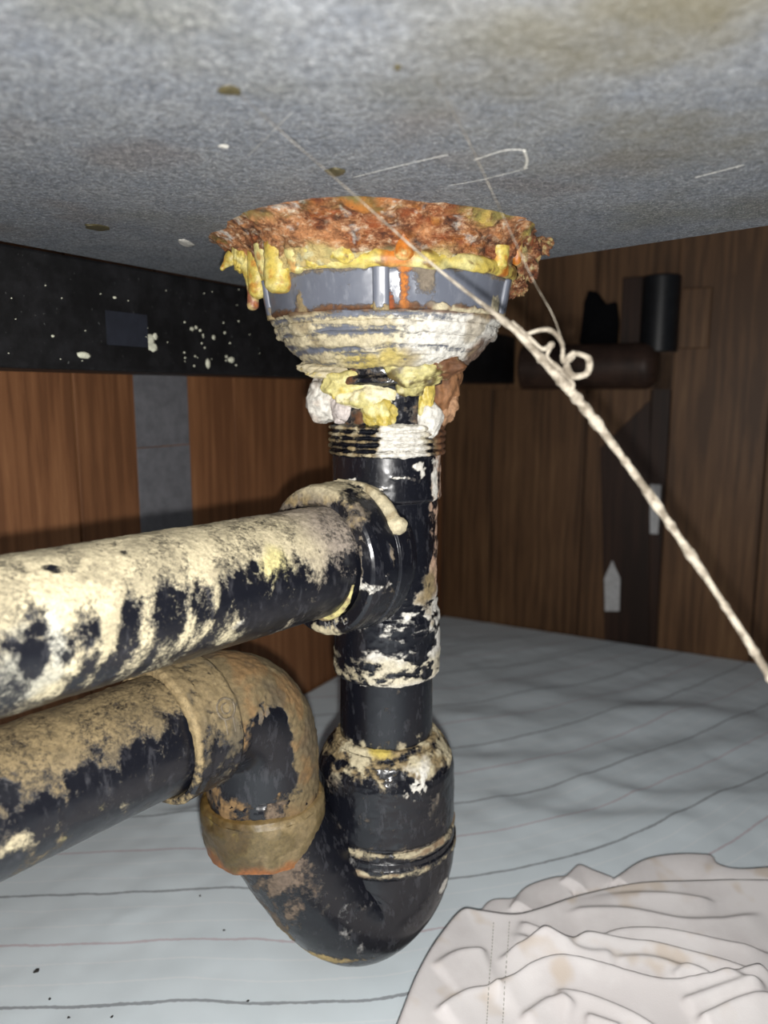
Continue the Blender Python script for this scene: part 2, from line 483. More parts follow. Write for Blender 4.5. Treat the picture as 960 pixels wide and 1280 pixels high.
def blend(a, b, f): return a * (1 - f[..., None]) + np.asarray(b) * f[..., None]
def fill(V, c): return np.ones(V.shape) * np.asarray(c)

# ================================================================== setting
Cx, Cy = 0.08, 1.0
DL = np.array([-0.512, -0.859]); DL /= np.linalg.norm(DL)        # along the left wall, towards the camera
DR = np.array([0.88, -0.47]); DR /= np.linalg.norm(DR)           # along the right wall
NL = np.array([-DL[1], DL[0]]); NL = NL if NL[0] > 0 else -NL     # into the room
NR = np.array([DR[1], -DR[0]]); NR = NR if NR[1] < 0 else -NR
CORNER = np.array([Cx, Cy])

def wall_t(px, which):
    k = (px - 480) / FPX * 0.985
    D = DL if which == 'l' else DR
    # x/y = k (about, near the horizon)
    return (k * Cy - Cx) / (D[0] - k * D[1])

def wall_z(py, px, which):
    D, N = (DL, NL) if which == 'l' else (DR, NR)
    r = ray(px, py); s = (CORNER @ N) / (r[:2] @ N)
    p = CAM + r * s
    return p[2], (p[:2] - CORNER) @ D

fl_me = box_mesh('floor', [(-0.9, -0.35, -0.03), (1.1, -0.35, -0.03), (1.1, 1.25, -0.03), (-0.9, 1.25, -0.03), (-0.9, -0.35, -0.006), (1.1, -0.35, -0.006), (1.1, 1.25, -0.006), (-0.9, 1.25, -0.006)])
link('floor', fl_me, M['base'], kind='structure')

wl = wall_box('wall_left', CORNER, DL, NL, -0.02, 1.45, -0.006, 0.56, -0.03, -0.005, M['base'], kind='structure')
wr = wall_box('wall_right', CORNER, DR, NR, -0.02, 1.05, -0.006, 0.56, -0.03, -0.005, M['base'], kind='structure')

# left wall: tall wood planks
tl = [0.0] + [wall_t(p, 'l') for p in (452, 380, 291, 200, 90, -60)] + [1.0, 1.2, 1.42]
for a, b in zip(tl[:-1], tl[1:]):
    wall_box('plank', CORNER, DL, NL, a + 0.0009, b - 0.0009, -0.005, 0.555, -0.0052, 0.0, M['wood_l'], wl, bevel=0.0008)
# right wall: lower boards, dark post, wide board, upper boards
RT = lambda p: wall_t(p, 'r')
zb = lambda py, px: wall_z(py, px, 'r')[0]
post0, post1 = RT(815), RT(840)
for a, b in ((0.0, RT(617)), (RT(617), RT(735)), (RT(735), post0)):
    wall_box('plank', CORNER, DR, NR, a + 0.0009, b - 0.0009, -0.005, zb(486, 690), -0.0052, 0.0, M['wood_r'], wr, bevel=0.0008)
for a, b in ((0.0, RT(655)), (RT(655), RT(741)), (RT(741), RT(843))):
    wall_box('plank', CORNER, DR, NR, a + 0.0009, b - 0.0009, zb(488, 690), 0.555, -0.0052, -0.001, M['wood_r'], wr, bevel=0.0008)
for a, b in ((RT(840), RT(965)), (RT(965), 0.72), (0.72, 1.03)):
    wall_box('plank', CORNER, DR, NR, a + 0.0009, b - 0.0009, -0.005, 0.555, -0.0052, 0.003, M['wood_r'], wr, bevel=0.001)

# ================================================================== slab, beam, wall fittings
SLZ = CAM_Z + 0.0706
slab_pts = [(-0.063, 0.565), (-0.063 - 0.508 * 0.95, 0.565 - 0.861 * 0.95), (-0.545, -0.36), (0.86, -0.36), (-0.063 + 0.70 * 1.28, 0.565 - 0.714 * 1.28)]
bm = bmesh.new()
lo = [bm.verts.new((x, y, SLZ)) for x, y in slab_pts]; hi = [bm.verts.new((x, y, SLZ + 0.035)) for x, y in slab_pts]
bm.faces.new(lo); bm.faces.new(hi[::-1])
for i in range(len(lo)): j = (i + 1) % len(lo); bm.faces.new((lo[i], hi[i], hi[j], lo[j]))
bmesh.ops.recalc_face_normals(bm, faces=bm.faces[:])
bmesh.ops.bevel(bm, geom=[e for e in bm.edges if all(v in lo for v in e.verts)], offset=0.003, segments=3, affect='EDGES', profile=0.5)
me = bpy.data.meshes.new('stone_slab'); bm.to_mesh(me); bm.free()
slab = link('stone_slab', me, M['stone'], label='rough grey stone slab overhead, stained, seen from below', cat='slab')

def slab_lump(name, px, py, rx, ry, rz, mat, seed):
    c = atZ(px, py, SLZ)
    V = lump(name, (c[0], c[1], SLZ), (rx, ry, rz), mat, slab, seed, 0.35, 1.6, colour=OLIVE, n=14)
slab_lump('rust_spot', 287, 112, 0.0028, 0.0026, 0.0006, M['spot'], 1)
slab_lump('rust_spot', 420, 214, 0.0030, 0.0042, 0.0008, M['spot'], 2)
slab_lump('rust_spot', 497, 84, 0.0008, 0.0014, 0.0004, M['spot'], 4)
slab_lump('rust_spot', 122, 284, 0.005, 0.007, 0.0006, M['spot'], 5)
slab_lump('paint_flake', 232, 303, 0.0030, 0.009, 0.0012, M['chalk'], 6)
slab_lump('paint_flake', 280, 183, 0.0016, 0.0018, 0.0004, M['chalk'], 7)
def scratch(pts, w):
    P = smooth_path([atZ(x, y, SLZ) for x, y in pts], 24)
    P[:, 2] = SLZ - 0.00005
    surf('scratch', sweep(P, [w * (0.5 + 0.5 * abs(math.sin(i * 2.3))) for i in range(len(P))], 6), M['chalk'], slab)
scratch([(440, 222), (500, 207), (560, 193)], 0.00011)
scratch([(592, 200), (630, 188), (657, 187)], 0.00017)
scratch([(655, 187), (659, 200), (656, 211)], 0.0006)
scratch([(310, 195), (340, 165), (365, 140)], 0.00008)
scratch([(560, 232), (600, 225), (660, 210)], 0.00008)
scratch([(868, 222), (930, 206)], 0.00012)

bd = np.array([0.508, 0.861]); bd /= np.linalg.norm(bd); bn = np.array([bd[1], -bd[0]])
bstart = np.array([-0.063, 0.565]) - bd * 0.72
zb0, zb1 = CAM_Z + 0.0125, SLZ - 0.0002
beam = wall_box('support_beam', bstart, bd, bn, 0.0, 0.72 + 0.448, zb0, zb1, -0.052, 0.0, M['beam'], bevel=0.0015,
                label='long black painted beam carrying the left edge of the slab', cat='beam')

def beam_pt(px, py):
    r = ray(px, py); s = (bstart @ bn) / (r[:2] @ bn); return CAM + r * s
def beam_lumps(name, items, mat, kind=None, seed=0):
    bmm = bmesh.new()
    for k, (px, py, rw, rh) in enumerate(items):
        c = beam_pt(px, py)
        q = bmesh.ops.create_icosphere(bmm, subdivisions=2, radius=1.0)['verts']
        for v in q:
            n = 1 + 0.35 * float(fbm(np.array([[*(v.co * 1.5 + Vector((k, seed, 0)))]]), 1.0, 3, seed)[0])
            a = v.co * n
            p = Vector((*bd, 0)) * (a.x * rw) + Vector((*bn, 0)) * (a.y * 0.0006) + Vector((0, 0, a.z * rh))
            v.co = Vector(c) + p
    m = bpy.data.meshes.new(name); bmm.to_mesh(m); bmm.free()
    for p in m.polygons: p.use_smooth = True
    o = link(name, m, mat, None, kind=kind); o.parent = beam
    o.matrix_parent_inverse = (Matrix.Translation(beam.location) @ Matrix.Rotation(beam.rotation_euler[2], 4, 'Z')).inverted()
    return o
beam_lumps('paint_splash', [(188, 426, .0030, .0042), (191, 434, .0035, .003), (194, 421, .0018, .002)], M['splat'], seed=3)
rs = random.Random(5)
dots = [(240, 411, .0018, .0012), (245, 409, .0012, .001), (250, 413, .001, .0008), (267, 422, .0016, .0014), (260, 455, .0018, .003), (289, 450, .0028, .0018), (143, 372, .0012, .0006), (105, 444, .004, .0016), (66, 420, .0009, .0006), (281, 416, .001, .0009), (283, 446, .0012, .001)]
dots += [(rs.uniform(10, 330), rs.uniform(350, 455), .0004, .0003) for _ in range(24)]
dots += [(rs.uniform(230, 300), rs.uniform(400, 460), .0007, .0006) for _ in range(14)]
beam_lumps('paint_specks', dots, M['splat'], 'stuff', 8)
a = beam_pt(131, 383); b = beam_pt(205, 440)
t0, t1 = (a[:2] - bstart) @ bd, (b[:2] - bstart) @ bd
wall_box('reflection_patch', bstart, bd, bn, t0, t1 - 0.012, b[2] + 0.002, a[2] - 0.002, -0.0005, 0.00035, M['patch'], beam)  # reflection on the beam's face, painted as a thin blue-grey plate

# grey strip on the left wall, in two lengths
s0, s1 = wall_t(233, 'l'), wall_t(166, 'l')
strip = thing('tape_strip', (*(CORNER + DL * s0), 0.0), 'dull grey vertical strip stuck on the left wood wall under the beam', 'strip')
zs = wall_z(558, 198, 'l')[0]
for z0, z1 in ((0.004, zs - 0.0004), (zs + 0.0002, CAM_Z + 0.02)):
    wall_box('strip_length', CORNER, DL, NL, s0, s1, z0, z1, 0.0001, 0.0009, M['strip'], strip, bevel=0.0003)

# right wall fittings
def rpos(px, py, e):
    """point e in front of the right wall"""
    r = ray(px, py); s = (CORNER @ NR + e) / (r[:2] @ NR); return CAM + r * s
Rd = np.array([*DR, 0]); Rn = np.array([*NR, 0])
zt, zl = rpos(700, 432, 0.02)[2], rpos(700, 487, 0.02)[2]
rr = (zt - zl) / 2
pA = rpos(655, 460, rr + 0.004); pB = rpos(822, 462, rr + 0.004); pB[2] = pA[2] = (zt + zl) / 2
V = sweep(smooth_path([pA, pA * .5 + pB * .5, pB], 60), rr, 64)
end = np.array([1 - (max(0, i - 54) / 6) ** 2 * 0.45 for i in range(60)])
V = V.mean(1, keepdims=True) + (V - V.mean(1, keepdims=True)) * end[:, None, None]
surf('wall_pipe', V, M['brownpipe'], None); wp = COL.objects['wall_pipe']
wp['label'] = 'dark brown round bar lying along the right wall, its end blunt'; wp['category'] = 'pipe'
def rbox(name, px0, px1, py0, py1, e0, e1, mat, label=None, cat=None, parent=None, bevel=0.001, kind=None):
    z1, z0 = wall_z(py0, (px0 + px1) / 2, 'r')[0], wall_z(py1, (px0 + px1) / 2, 'r')[0]
    return wall_box(name, CORNER, DR, NR, RT(px0), RT(px1), z0, z1, e0, e1, mat, parent, bevel, label=label, cat=cat, kind=kind)
rbox('wall_post', 815.5, 839.5, 441, 812, -0.0045, -0.001, M['wood_d'], 'dark narrow upright post set between two boards of the right wall', 'post')
wr_tag = rbox('wall_tag', 818, 834, 606, 668, -0.0009, 0.0004, M['white_tag'], 'pale rectangular tag on the dark upright post', 'tag', bevel=0.0003)
rbox('wood_block', 846, 884, 362, 436, 0.0031, 0.012, M['wood_r'], 'small brown wood block on the right wall beside the black tube', 'block')
rbox('wood_block', 774, 800, 348, 430, -0.0009, 0.010, M['wood_d'], 'reddish dark wood block between the black blob and the black tube', 'block')
# thin dark panel with a slanted top, flat on the right wall
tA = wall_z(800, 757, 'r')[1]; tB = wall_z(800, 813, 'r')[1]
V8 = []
slant = [(752, 806), (813, 806), (775, 560), (756, 545)]
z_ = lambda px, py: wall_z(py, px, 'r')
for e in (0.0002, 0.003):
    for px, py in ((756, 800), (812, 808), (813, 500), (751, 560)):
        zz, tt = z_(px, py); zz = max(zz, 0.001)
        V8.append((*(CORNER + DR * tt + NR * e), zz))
me = box_mesh('dark_panel', V8, 0.0004)
link('dark_panel', me, M['wood_d'], label='thin dark panel flat on the right wall below the round bar', cat='board')
# small white pointed tag on the dark panel
pts = [(757, 763), (775, 763), (776, 722), (766, 700), (756, 722)]
bm = bmesh.new()
f0 = [bm.verts.new((*(CORNER + DR * z_(x, y)[1] + NR * 0.0031), z_(x, y)[0])) for x, y in pts]
f1 = [bm.verts.new(v.co + Vector((*NR, 0)) * 0.0006) for v in f0]
bm.faces.new(f0); bm.faces.new(f1[::-1])
for i in range(5): bm.faces.new((f0[i], f0[(i + 1) % 5], f1[(i + 1) % 5], f1[i]))
bmesh.ops.recalc_face_normals(bm, faces=bm.faces[:])
me = bpy.data.meshes.new('wall_tag'); bm.to_mesh(me); bm.free()
link('wall_tag', me, M['white_tag'], label='small white tag with a pointed top on the thin dark panel', cat='tag')
# black tube stub
tb, tt_ = rpos(824, 440, 0.02), rpos(824, 346, 0.02); r_ = 0.0205
base = np.array([*(CORNER + DR * RT(824) + NR * 0.0215), 0])
z0, z1 = tb[2], tt_[2]
prof = [(z0, 0.001), (z0, r_), (z1 - 0.001, r_), (z1, r_ - 0.001), (z1, r_ - 0.004), (z1 - 0.02, r_ - 0.004), (z1 - 0.02, 0.001)]
surf('black_tube', lathe(base[0], base[1], prof, 80, 0.002), M['rubber'], None, caps=False); bt = COL.objects['black_tube']
bt['label'] = 'short upright black tube on the right wall above the brown bar'; bt['category'] = 'tube'
# ragged black lump beside it
def blob():
    px = [(726, 430), (773, 430), (775, 402), (772, 378), (760, 382), (748, 366), (738, 364), (733, 380), (730, 404)]
    bm = bmesh.new()
    a = [bm.verts.new((*(CORNER + DR * z_(x, y)[1] + NR * -0.0008), z_(x, y)[0])) for x, y in px]
    b = [bm.verts.new(v.co + Vector((*NR, 0)) * (0.012 + 0.004 * math.sin(i * 2.1))) for i, v in enumerate(a)]
    bm.faces.new(a); bm.faces.new(b[::-1])
    for i in range(len(a)): j = (i + 1) % len(a); bm.faces.new((a[i], a[j], b[j], b[i]))
    bmesh.ops.recalc_face_normals(bm, faces=bm.faces[:])
    bmesh.ops.bevel(bm, geom=bm.edges[:], offset=0.0012, segments=2, affect='EDGES')
    me = bpy.data.meshes.new('black_blob'); bm.to_mesh(me); bm.free(); return me
link('black_blob', blob(), M['void'], label='ragged matt black blob above the brown bar', cat='scrap')

# ================================================================== plumbing
TX, TY = 0.0012, 0.36
def zr(py, hw):
    """height and radius on the trunk's axis plane for an image row and a half width"""
    p = atY(480, py, TY); d = TY / (CP + (640 - py) / FPX * SP)
    return p[2], hw * d / FPX
def prof(*rows): return [zr(*r) for r in rows]
def phi(V): return np.arctan2(V[..., 0] - TX, -(V[..., 1] - TY))

drain = thing('sink_drain', (TX, TY, zr(566, 71)[0]), 'rusted and glued sink drain with grey nut under the slab', 'drain')
ZN1, RN1 = zr(357, 151); ZN0, RN0 = zr(403, 142)

# retaining nut, with five ribs
def p_nut(V, N):
    f = phi(V); z = V[..., 2]; n = fbm(V, 120, 4, 11)
    streak = fbm(np.stack([V[..., 0] * 260, V[..., 1] * 260, z * 12], -1), 1.0, 3, 12)
    cr = 0.30 * sstep(0.15, 0.6, streak) + 0.2 * n * 0.4
    low = sstep(ZN0 + 0.0045, ZN0 + 0.001, z + 0.0015 * n)
    cr = cr + low * 0.75
    hi = sstep(ZN1 - 0.003, ZN1 - 0.0008, z + 0.001 * n); cr = cr + hi * 0.6
    cl = blend(fill(V, DUST * 0.9), BROWN * 0.9, low)
    s = spot(V, N, 506, 352, 0.0024, 0.02, 0.5, 0.2, 4); cr += 0.6 * s; cl = blend(cl, ORANGE * 0.9, s)
    for k, (px, py, a, b, c) in enumerate([(551, 385, .0042, .0028, CREAM), (590, 392, .014, .002, CREAM), (474, 388, .003, .002, YEL * .8), (488, 383, .0018, .006, RUST), (376, 380, .002, .006, TAN), (618, 385, .004, .006, CREAM), (535, 345, .004, .01, DUST)]):
        s = spot(V, N, px, py, a, b, 0.4, 0.5, 20 + k); cr += 0.7 * s; cl = blend(cl, c, s)
    return np.clip(cr, 0, 1), cl, 0.0002 * n
surf('retaining_nut', lathe(TX, TY, [(ZN1 + 0.0, RN1 - 0.008), (ZN1, RN1 - 0.0008), (ZN1 - 0.0006, RN1), (ZN0 + 0.001, RN0 + 0.0005), (ZN0, RN0 - 0.001), (ZN0, RN0 - 0.006)], 300), M['grey'], drain, paint=p_nut, disp=0.0006)
def p_rib(V, N):
    z = V[..., 2]; n = fbm(V, 300, 3, 14)
    cr = 0.75 * sstep(ZN0 + 0.005, ZN0, z + 0.003 * n) + 0.1 * n
    return np.clip(cr, 0, 1), blend(fill(V, TAN), YEL * 0.8, sstep(0, .6, n)), None
for k in range(5):
    a = math.radians(-2.5 + 72 * k)
    n = np.array([math.sin(a), -math.cos(a), 0]); t = np.array([math.cos(a), math.sin(a), 0])
    zz = np.linspace(ZN0 - 0.0004, ZN1 - 0.0004, 24); ph = np.linspace(0, 2 * math.pi, 24, endpoint=False)
    V = np.zeros((24, 24, 3))
    for i, z in enumerate(zz):
        R = RN0 + (RN1 - RN0) * (z - ZN0) / (ZN1 - ZN0)
        c = np.array([TX, TY, z]) + n * (R - 0.0003)
        V[i] = c + n * (0.0026 * np.sign(np.cos(ph)) * np.abs(np.cos(ph)) ** 0.6)[:, None] + t * (0.0034 * np.sign(np.sin(ph)) * np.abs(np.sin(ph)) ** 0.6)[:, None]
    surf('rib', V, M['grey'], COL.objects['retaining_nut'], paint=p_rib)

# rust crust between slab and nut
def rust_V():
    seg, n = 420, 110
    a = np.linspace(-math.pi, math.pi, seg, endpoint=False); s = np.linspace(0, 1, n)
    R0, R1 = 0.0850, RN1 + 0.0006
    A, S = np.meshgrid(a, s); 
    D = np.stack([np.sin(A), -np.cos(A), 0 * A], -1)
    blob = 0.0065 * fbm(D * 1.0, 2.6, 4, 31)
    r = R0 + blob * (1 - S) + (R1 - R0) * S ** 0.42
    z = SLZ + 0.0006 + (ZN1 - 0.0004 - SLZ - 0.0006) * (S ** 1.7)
    V = np.stack([TX + r * np.sin(A), TY - r * np.cos(A), z], -1)
    V[..., 0] -= 0.006 * (1 - S)
    return V
def p_rust(V, N):
    n1 = fbm(V * np.array([1, 1, 1.6]), 110, 5, 33); n2 = fbm(V, 260, 4, 35); n3 = fbm(V, 60, 3, 37)
    cl = blend(fill(V, RUST * 1.15), RUSTD, sstep(-0.05, 0.35, n1))
    cl = blend(cl, ORANGE * 0.95, sstep(0.18, 0.5, n2) * 0.8)
    cl = blend(cl, PEACH, sstep(0.0, 0.35, fbm(V, 90, 4, 39)) * 0.85)
    cl = blend(cl, WHITE, sstep(0.28, 0.5, fbm(V, 170, 4, 43)))
    z = V[..., 2]; h = (SLZ - z) / (SLZ - ZN1)
    x = V[..., 0] - TX
    cl = blend(cl, YELP * 0.95, sstep(0.55, 0.85, h + 0.25 * n3) * 0.75)
    cl = blend(cl, YEL * 0.9, sstep(0.25, 0.5, n3) * sstep(0.3, 0.1, h) * sstep(-0.02, 0.03, x) * 0.8)
    # greenish seep at the rim
    cl = blend(cl, np.array(lin(120, 112, 60)), sstep(0.15, 0.0, h + 0.12 * n2) * sstep(0.0, 0.4, n3) * 0.8)
    hgt = 0.0022 * np.abs(n1) + 0.0011 * n2 + 0.002 * n3
    hgt = hgt * sstep(0, 0.05, h) * sstep(1.0, 0.9, h)
    return np.clip(1.0 - .95 * sstep(0.62, 0.85, h + 0.22 * n3) - .6 * sstep(.3, .5, n3) * sstep(.3, .1, h), 0, 1), np.clip(cl, 0, 1), hgt
surf('rust_crust', rust_V(), M['rust'], drain, paint=p_rust, caps=False)

# yellow sealant bead round the nut's top and its drips
def bead_V():
    seg, n = 360, 28
    a = np.linspace(-math.pi, math.pi, seg, endpoint=False); q = np.linspace(0, 2 * math.pi, n, endpoint=False)
    D = np.stack([np.sin(a), -np.cos(a), 0 * a], -1)
    R = RN1 + 0.0009 + 0.0011 * fbm(D, 3.0, 3, 51); w = 0.0025 + 0.0010 * fbm(D, 5.0, 3, 53)
    zc = ZN1 + 0.0026 + 0.0007 * fbm(D, 4.0, 3, 55)
    w = np.clip(w, 0.0012, 0.0045); 
    V = np.zeros((seg, n, 3))
    rr_ = R[:, None] + w[:, None] * np.cos(q); V[..., 2] = zc[:, None] + 1.35 * w[:, None] * np.sin(q)
    V[..., 0] = TX + rr_ * np.sin(a)[:, None]; V[..., 1] = TY - rr_ * np.cos(a)[:, None]
    return V
def p_bead(V, N):
    n1 = fbm(V, 90, 4, 57); n2 = fbm(V, 230, 4, 58)
    cl = blend(fill(V, YEL), YELP, sstep(-0.1, 0.4, n1)); cl = blend(cl, BROWN, sstep(0.35, 0.6, n2) * 0.8)
    s = spot(V, N, 498, 315, 0.006, 0.006, 0.5, 0.2, 5); cl = blend(cl, ORANGE * 1.1, s)
    s = spot(V, N, 632, 312, 0.003, 0.02, 0.5, 0.2, 6); cl = blend(cl, ORANGE, s)
    return np.full(V.shape[:2], 0.9), np.clip(cl, 0, 1), 0.0005 * n2
surf('sealant_bead', bead_V(), M['glue'], drain, cu=True, cv=True, paint=p_bead)
bead = COL.objects['sealant_bead']

def on_nut(px, z, off):
    """point on the nut's mantle near image column px"""
    R = RN1 + off; s = max(-0.99, min(0.99, (px - 483) / 154)); a = math.asin(s)
    return np.array([TX + R * math.sin(a), TY - R * math.cos(a), z]), a
def drip(px, py0, py1, r0, r1, off, colour, seed, slant=0.0):
    p0, a = on_nut(px, 0, off); Y = p0[1]
    zt, zb_ = atY(px, py0, Y)[2], atY(px, py1, Y)[2]
    zs = np.linspace(0, 1, 40); path = np.stack([p0[0] + slant * zs * 0.004 + 0 * zs, p0[1] + 0 * zs, zt + (zb_ - zt) * zs], -1)
    rad = (r0 + (r1 - r0) * sstep(0.2, 0.85, zs)) * np.sqrt(np.clip(1 - ((zs - 0.80) / 0.2).clip(0, 1) ** 2, 0.0004, 1))
    V = sweep(path, rad, 36, up=(1, 0, 0))
    def pt(V, N):
        n = fbm(V, 300, 3, seed); cl = blend(fill(V, colour), YELP, sstep(0, .6, n) * .6); cl = blend(cl, ORANGE, sstep(-.1, -.6, n) * .6)
        return np.full(V.shape[:2], .9), np.clip(cl, 0, 1), 0.0004 * n
    surf('sealant_drip', V, M['glue'], bead, paint=pt)
drip(364, 304, 368, 0.0060, 0.0060, 0.0020, YEL, 61)
drip(333, 312, 374, 0.0046, 0.0047, 0.0028, YEL * 0.95, 62)
drip(317, 302, 352, 0.0036, 0.0032, 0.0056, YEL, 63)
drip(299, 312, 366, 0.0046, 0.0024, 0.0080, YEL * 0.9, 64, 0.8)
drip(320, 356, 388, 0.0024, 0.0027, 0.0054, np.array(lin(150, 98, 74)), 65)
drip(349, 306, 346, 0.0054, 0.0040, 0.0024, YELP, 66)
drip(386, 306, 342, 0.0050, 0.0034, 0.0018, YELP, 67)
drip(404, 308, 336, 0.0044, 0.0030, 0.0014, YEL, 71)
drip(607, 308, 338, 0.0042, 0.0038, 0.0020, YEL, 68)
drip(631, 272, 332, 0.0022, 0.0024, 0.0034, ORANGE, 69)
drip(500, 286, 326, 0.0028, 0.0040, 0.0020, ORANGE * 1.05, 70)
for px, py, a, c, sd in ((300, 322, .0075, .0060, 1), (322, 322, .0080, .0065, 2), (345, 318, .0085, .0065, 3), (372, 317, .0085, .0062, 4), (400, 318, .0075, .0050, 5), (430, 318, .007, .0036, 6), (622, 318, .006, .0050, 7), (585, 308, .008, .003, 8)):
    q, an = on_nut(px, 0, .0026 if px > 315 else .006); q = atY(px, py, q[1])
    def p_m(V, N, sd=sd):
        n = fbm(V, 190, 4, 740 + sd); cl = blend(fill(V, YEL), YELP, sstep(-.2, .4, n)); cl = blend(cl, BROWN, sstep(.45, .7, fbm(V, 260, 3, 760 + sd)))
        return np.full(V.shape[:2], .9), np.clip(cl, 0, 1), .0004 * n
    lump('sealant_blob', q, (a, .0035, c), M['glue'], bead, 40 + sd, .3, 1.4, rot=an, paint=p_m, n=30)
drip(275, 318, 338, 0.0030, 0.0012, 0.0135, YEL * 0.8, 73, -1.5)

# ragged rust hanging at the right of the nut, and small flakes
def p_rag(V, N):
    n = fbm(V, 420, 4, 72); cl = blend(fill(V, RUST * 0.9), RUSTD, sstep(0, .4, n)); cl = blend(cl, YELP, sstep(-.12, -.4, n))
    return np.full(V.shape[:2], 1.0), np.clip(cl, 0, 1), None
c, a = on_nut(641, 0, 0.004); c = atY(645, 358, c[1])
lump('rust_flake', c, (0.0040, 0.004, 0.0048), M['rust'], drain, 5, 0.8, 2.6, paint=p_rag, n=50)
c = atY(660, 322, TY - 0.01); lump('rust_flake', c, (0.0050, 0.005, 0.009), M['rust'], drain, 9, 0.7, 2.4, paint=p_rag, n=50)
c = atY(672, 298, TY); lump('rust_flake', c, (0.0055, 0.007, 0.006), M['rust'], drain, 12, 0.7, 2.4, paint=p_rag, n=50)

# cone below the nut, caked in cement
def p_cone(V, N):
    f = phi(V); n1 = fbm(V, 130, 4, 81); ring = fbm(np.stack([f * 1.6, f * 0, V[..., 2] * 560], -1), 1.0, 3, 83)
    cr = 0.62 + 0.45 * ring + 0.15 * n1 + 0.30 * sstep(-0.1, 0.5, f)
    cl = blend(fill(V, CREAM * 0.92), WHITE, sstep(-0.2, 0.35, f + 0.3 * n1))
    z0, z1 = zr(455, 95)[0], ZN0; h = (V[..., 2] - z0) / (z1 - z0)
    cl = blend(cl, BROWN, sstep(0.75, 1.3, f + 0.5 * n1) * sstep(0.75, 0.45, h) * 0.9)
    cl = blend(cl, BROWN * 0.8, sstep(0.92, 1.0, h + 0.06 * n1) * 0.9)
    cl = blend(cl, YEL * 0.9, sstep(0.3, 0.0, h + 0.2 * n1) * sstep(0.3, -0.1, np.abs(f + 0.1) - 0.3) * 0.8)
    cl = blend(cl, TAN, sstep(0.15, 0.5, fbm(V, 70, 3, 85)) * 0.55)
    return np.clip(cr, 0, 1.05), np.clip(cl, 0, 1), 0.0008 * n1 + 0.00035 * ring
surf('outlet_cone', lathe(TX, TY, prof((402.5, 136), (403, 142), (408, 140), (412, 136), (414, 137), (424, 133), (426, 128), (436, 122), (446, 110), (455, 98), (459, 88), (461, 60)), 300), M['grey'], drain, paint=p_cone, disp=0.0008)

# neck
def p_neck(V, N):
    n = fbm(V, 150, 4, 91); return np.clip(0.35 + 0.6 * n, 0, 1), blend(fill(V, DUST), BROWN, sstep(0, .5, n)), 0.0008 * n
surf('neck', lathe(TX, TY, prof((456, 70), (470, 68), (474, 74), (480, 74), (484, 64), (512, 62), (530, 62)), 200), M['black'], drain, paint=p_neck, disp=0.0005)
def trunk_pt(px, py, R):
    """where the look along (px, py) meets the cylinder of radius R about the trunk"""
    r = ray(px, py); ox, oy = -TX, -TY
    A = r[0] ** 2 + r[1] ** 2; B = 2 * (r[0] * ox + r[1] * oy); C = ox * ox + oy * oy - R * R
    D = B * B - 4 * A * C
    t = (-B - math.sqrt(max(D, 0))) / (2 * A); return CAM + r * t
def goo(px, py, rx, ry, rz, colour, mat, seed, R=0.024, amp=0.3, crust=0.95, c2=None):
    c = trunk_pt(px, py, R)
    def pt(V, N):
        n = fbm(V, 200, 4, seed + 3); cl = blend(fill(V, colour), c2 if c2 is not None else colour * 0.8, sstep(0.05, .5, n))
        return np.full(V.shape[:2], crust), np.clip(cl, 0, 1), 0.0005 * n
    lump('sealant_blob', c, (rx, ry, rz), M[mat], drain, seed, amp, 1.3, paint=pt, n=44)
goo(407, 498, .0088, .010, .0112, WHITE, 'epoxy', 101, .024, .28, c2=np.array(lin(200, 190, 178)))
goo(430, 510, .006, .006, .008, np.array(lin(205, 195, 190)), 'epoxy', 102, .023, .3)
goo(535, 525, .0068, .006, .0088, WHITE, 'epoxy', 103, .0245, .22)
goo(446, 484, .0150, .0055, .0072, YELP, 'glue', 104, .0225, .28, c2=YEL)
goo(462, 494, .0140, .0060, .0080, np.array(lin(226, 216, 176)), 'glue', 114, .0215, .3, c2=YELP * .9)
goo(474, 512, .0075, .0050, .0085, YEL * .9, 'glue', 105, .0225, .3, c2=YELP)
goo(480, 523, .0035, .003, .0055, YEL, 'glue', 106, .024, .2)
goo(512, 462, .0140, .007, .0080, YELP * 0.85, 'glue', 107, .0250, .35, c2=OLIVE)
goo(512, 478, .0070, .006, .0060, YELP * 0.75, 'glue', 115, .0240, .35, c2=OLIVE)
goo(532, 492, .0050, .004, .0105, YEL, 'glue', 108, .0245, .35, c2=YELP)
goo(556, 478, .0082, .010, .0150, np.array(lin(140, 98, 64)), 'epoxy', 109, .0245, .35, c2=BROWN)
goo(557, 500, .0062, .008, .0100, np.array(lin(160, 122, 90)), 'epoxy', 110, .024, .4, c2=BROWN)
goo(420, 464, .014, .006, .0042, CREAM * 0.9, 'epoxy', 111, .027, .4, c2=YEL)
goo(395, 455, .008, .008, .005, CREAM, 'epoxy', 112, .031, .4, c2=BROWN)
goo(552, 455, .010, .010, .0065, BROWN * 1.2, 'epoxy', 113, .031, .45, c2=TAN)

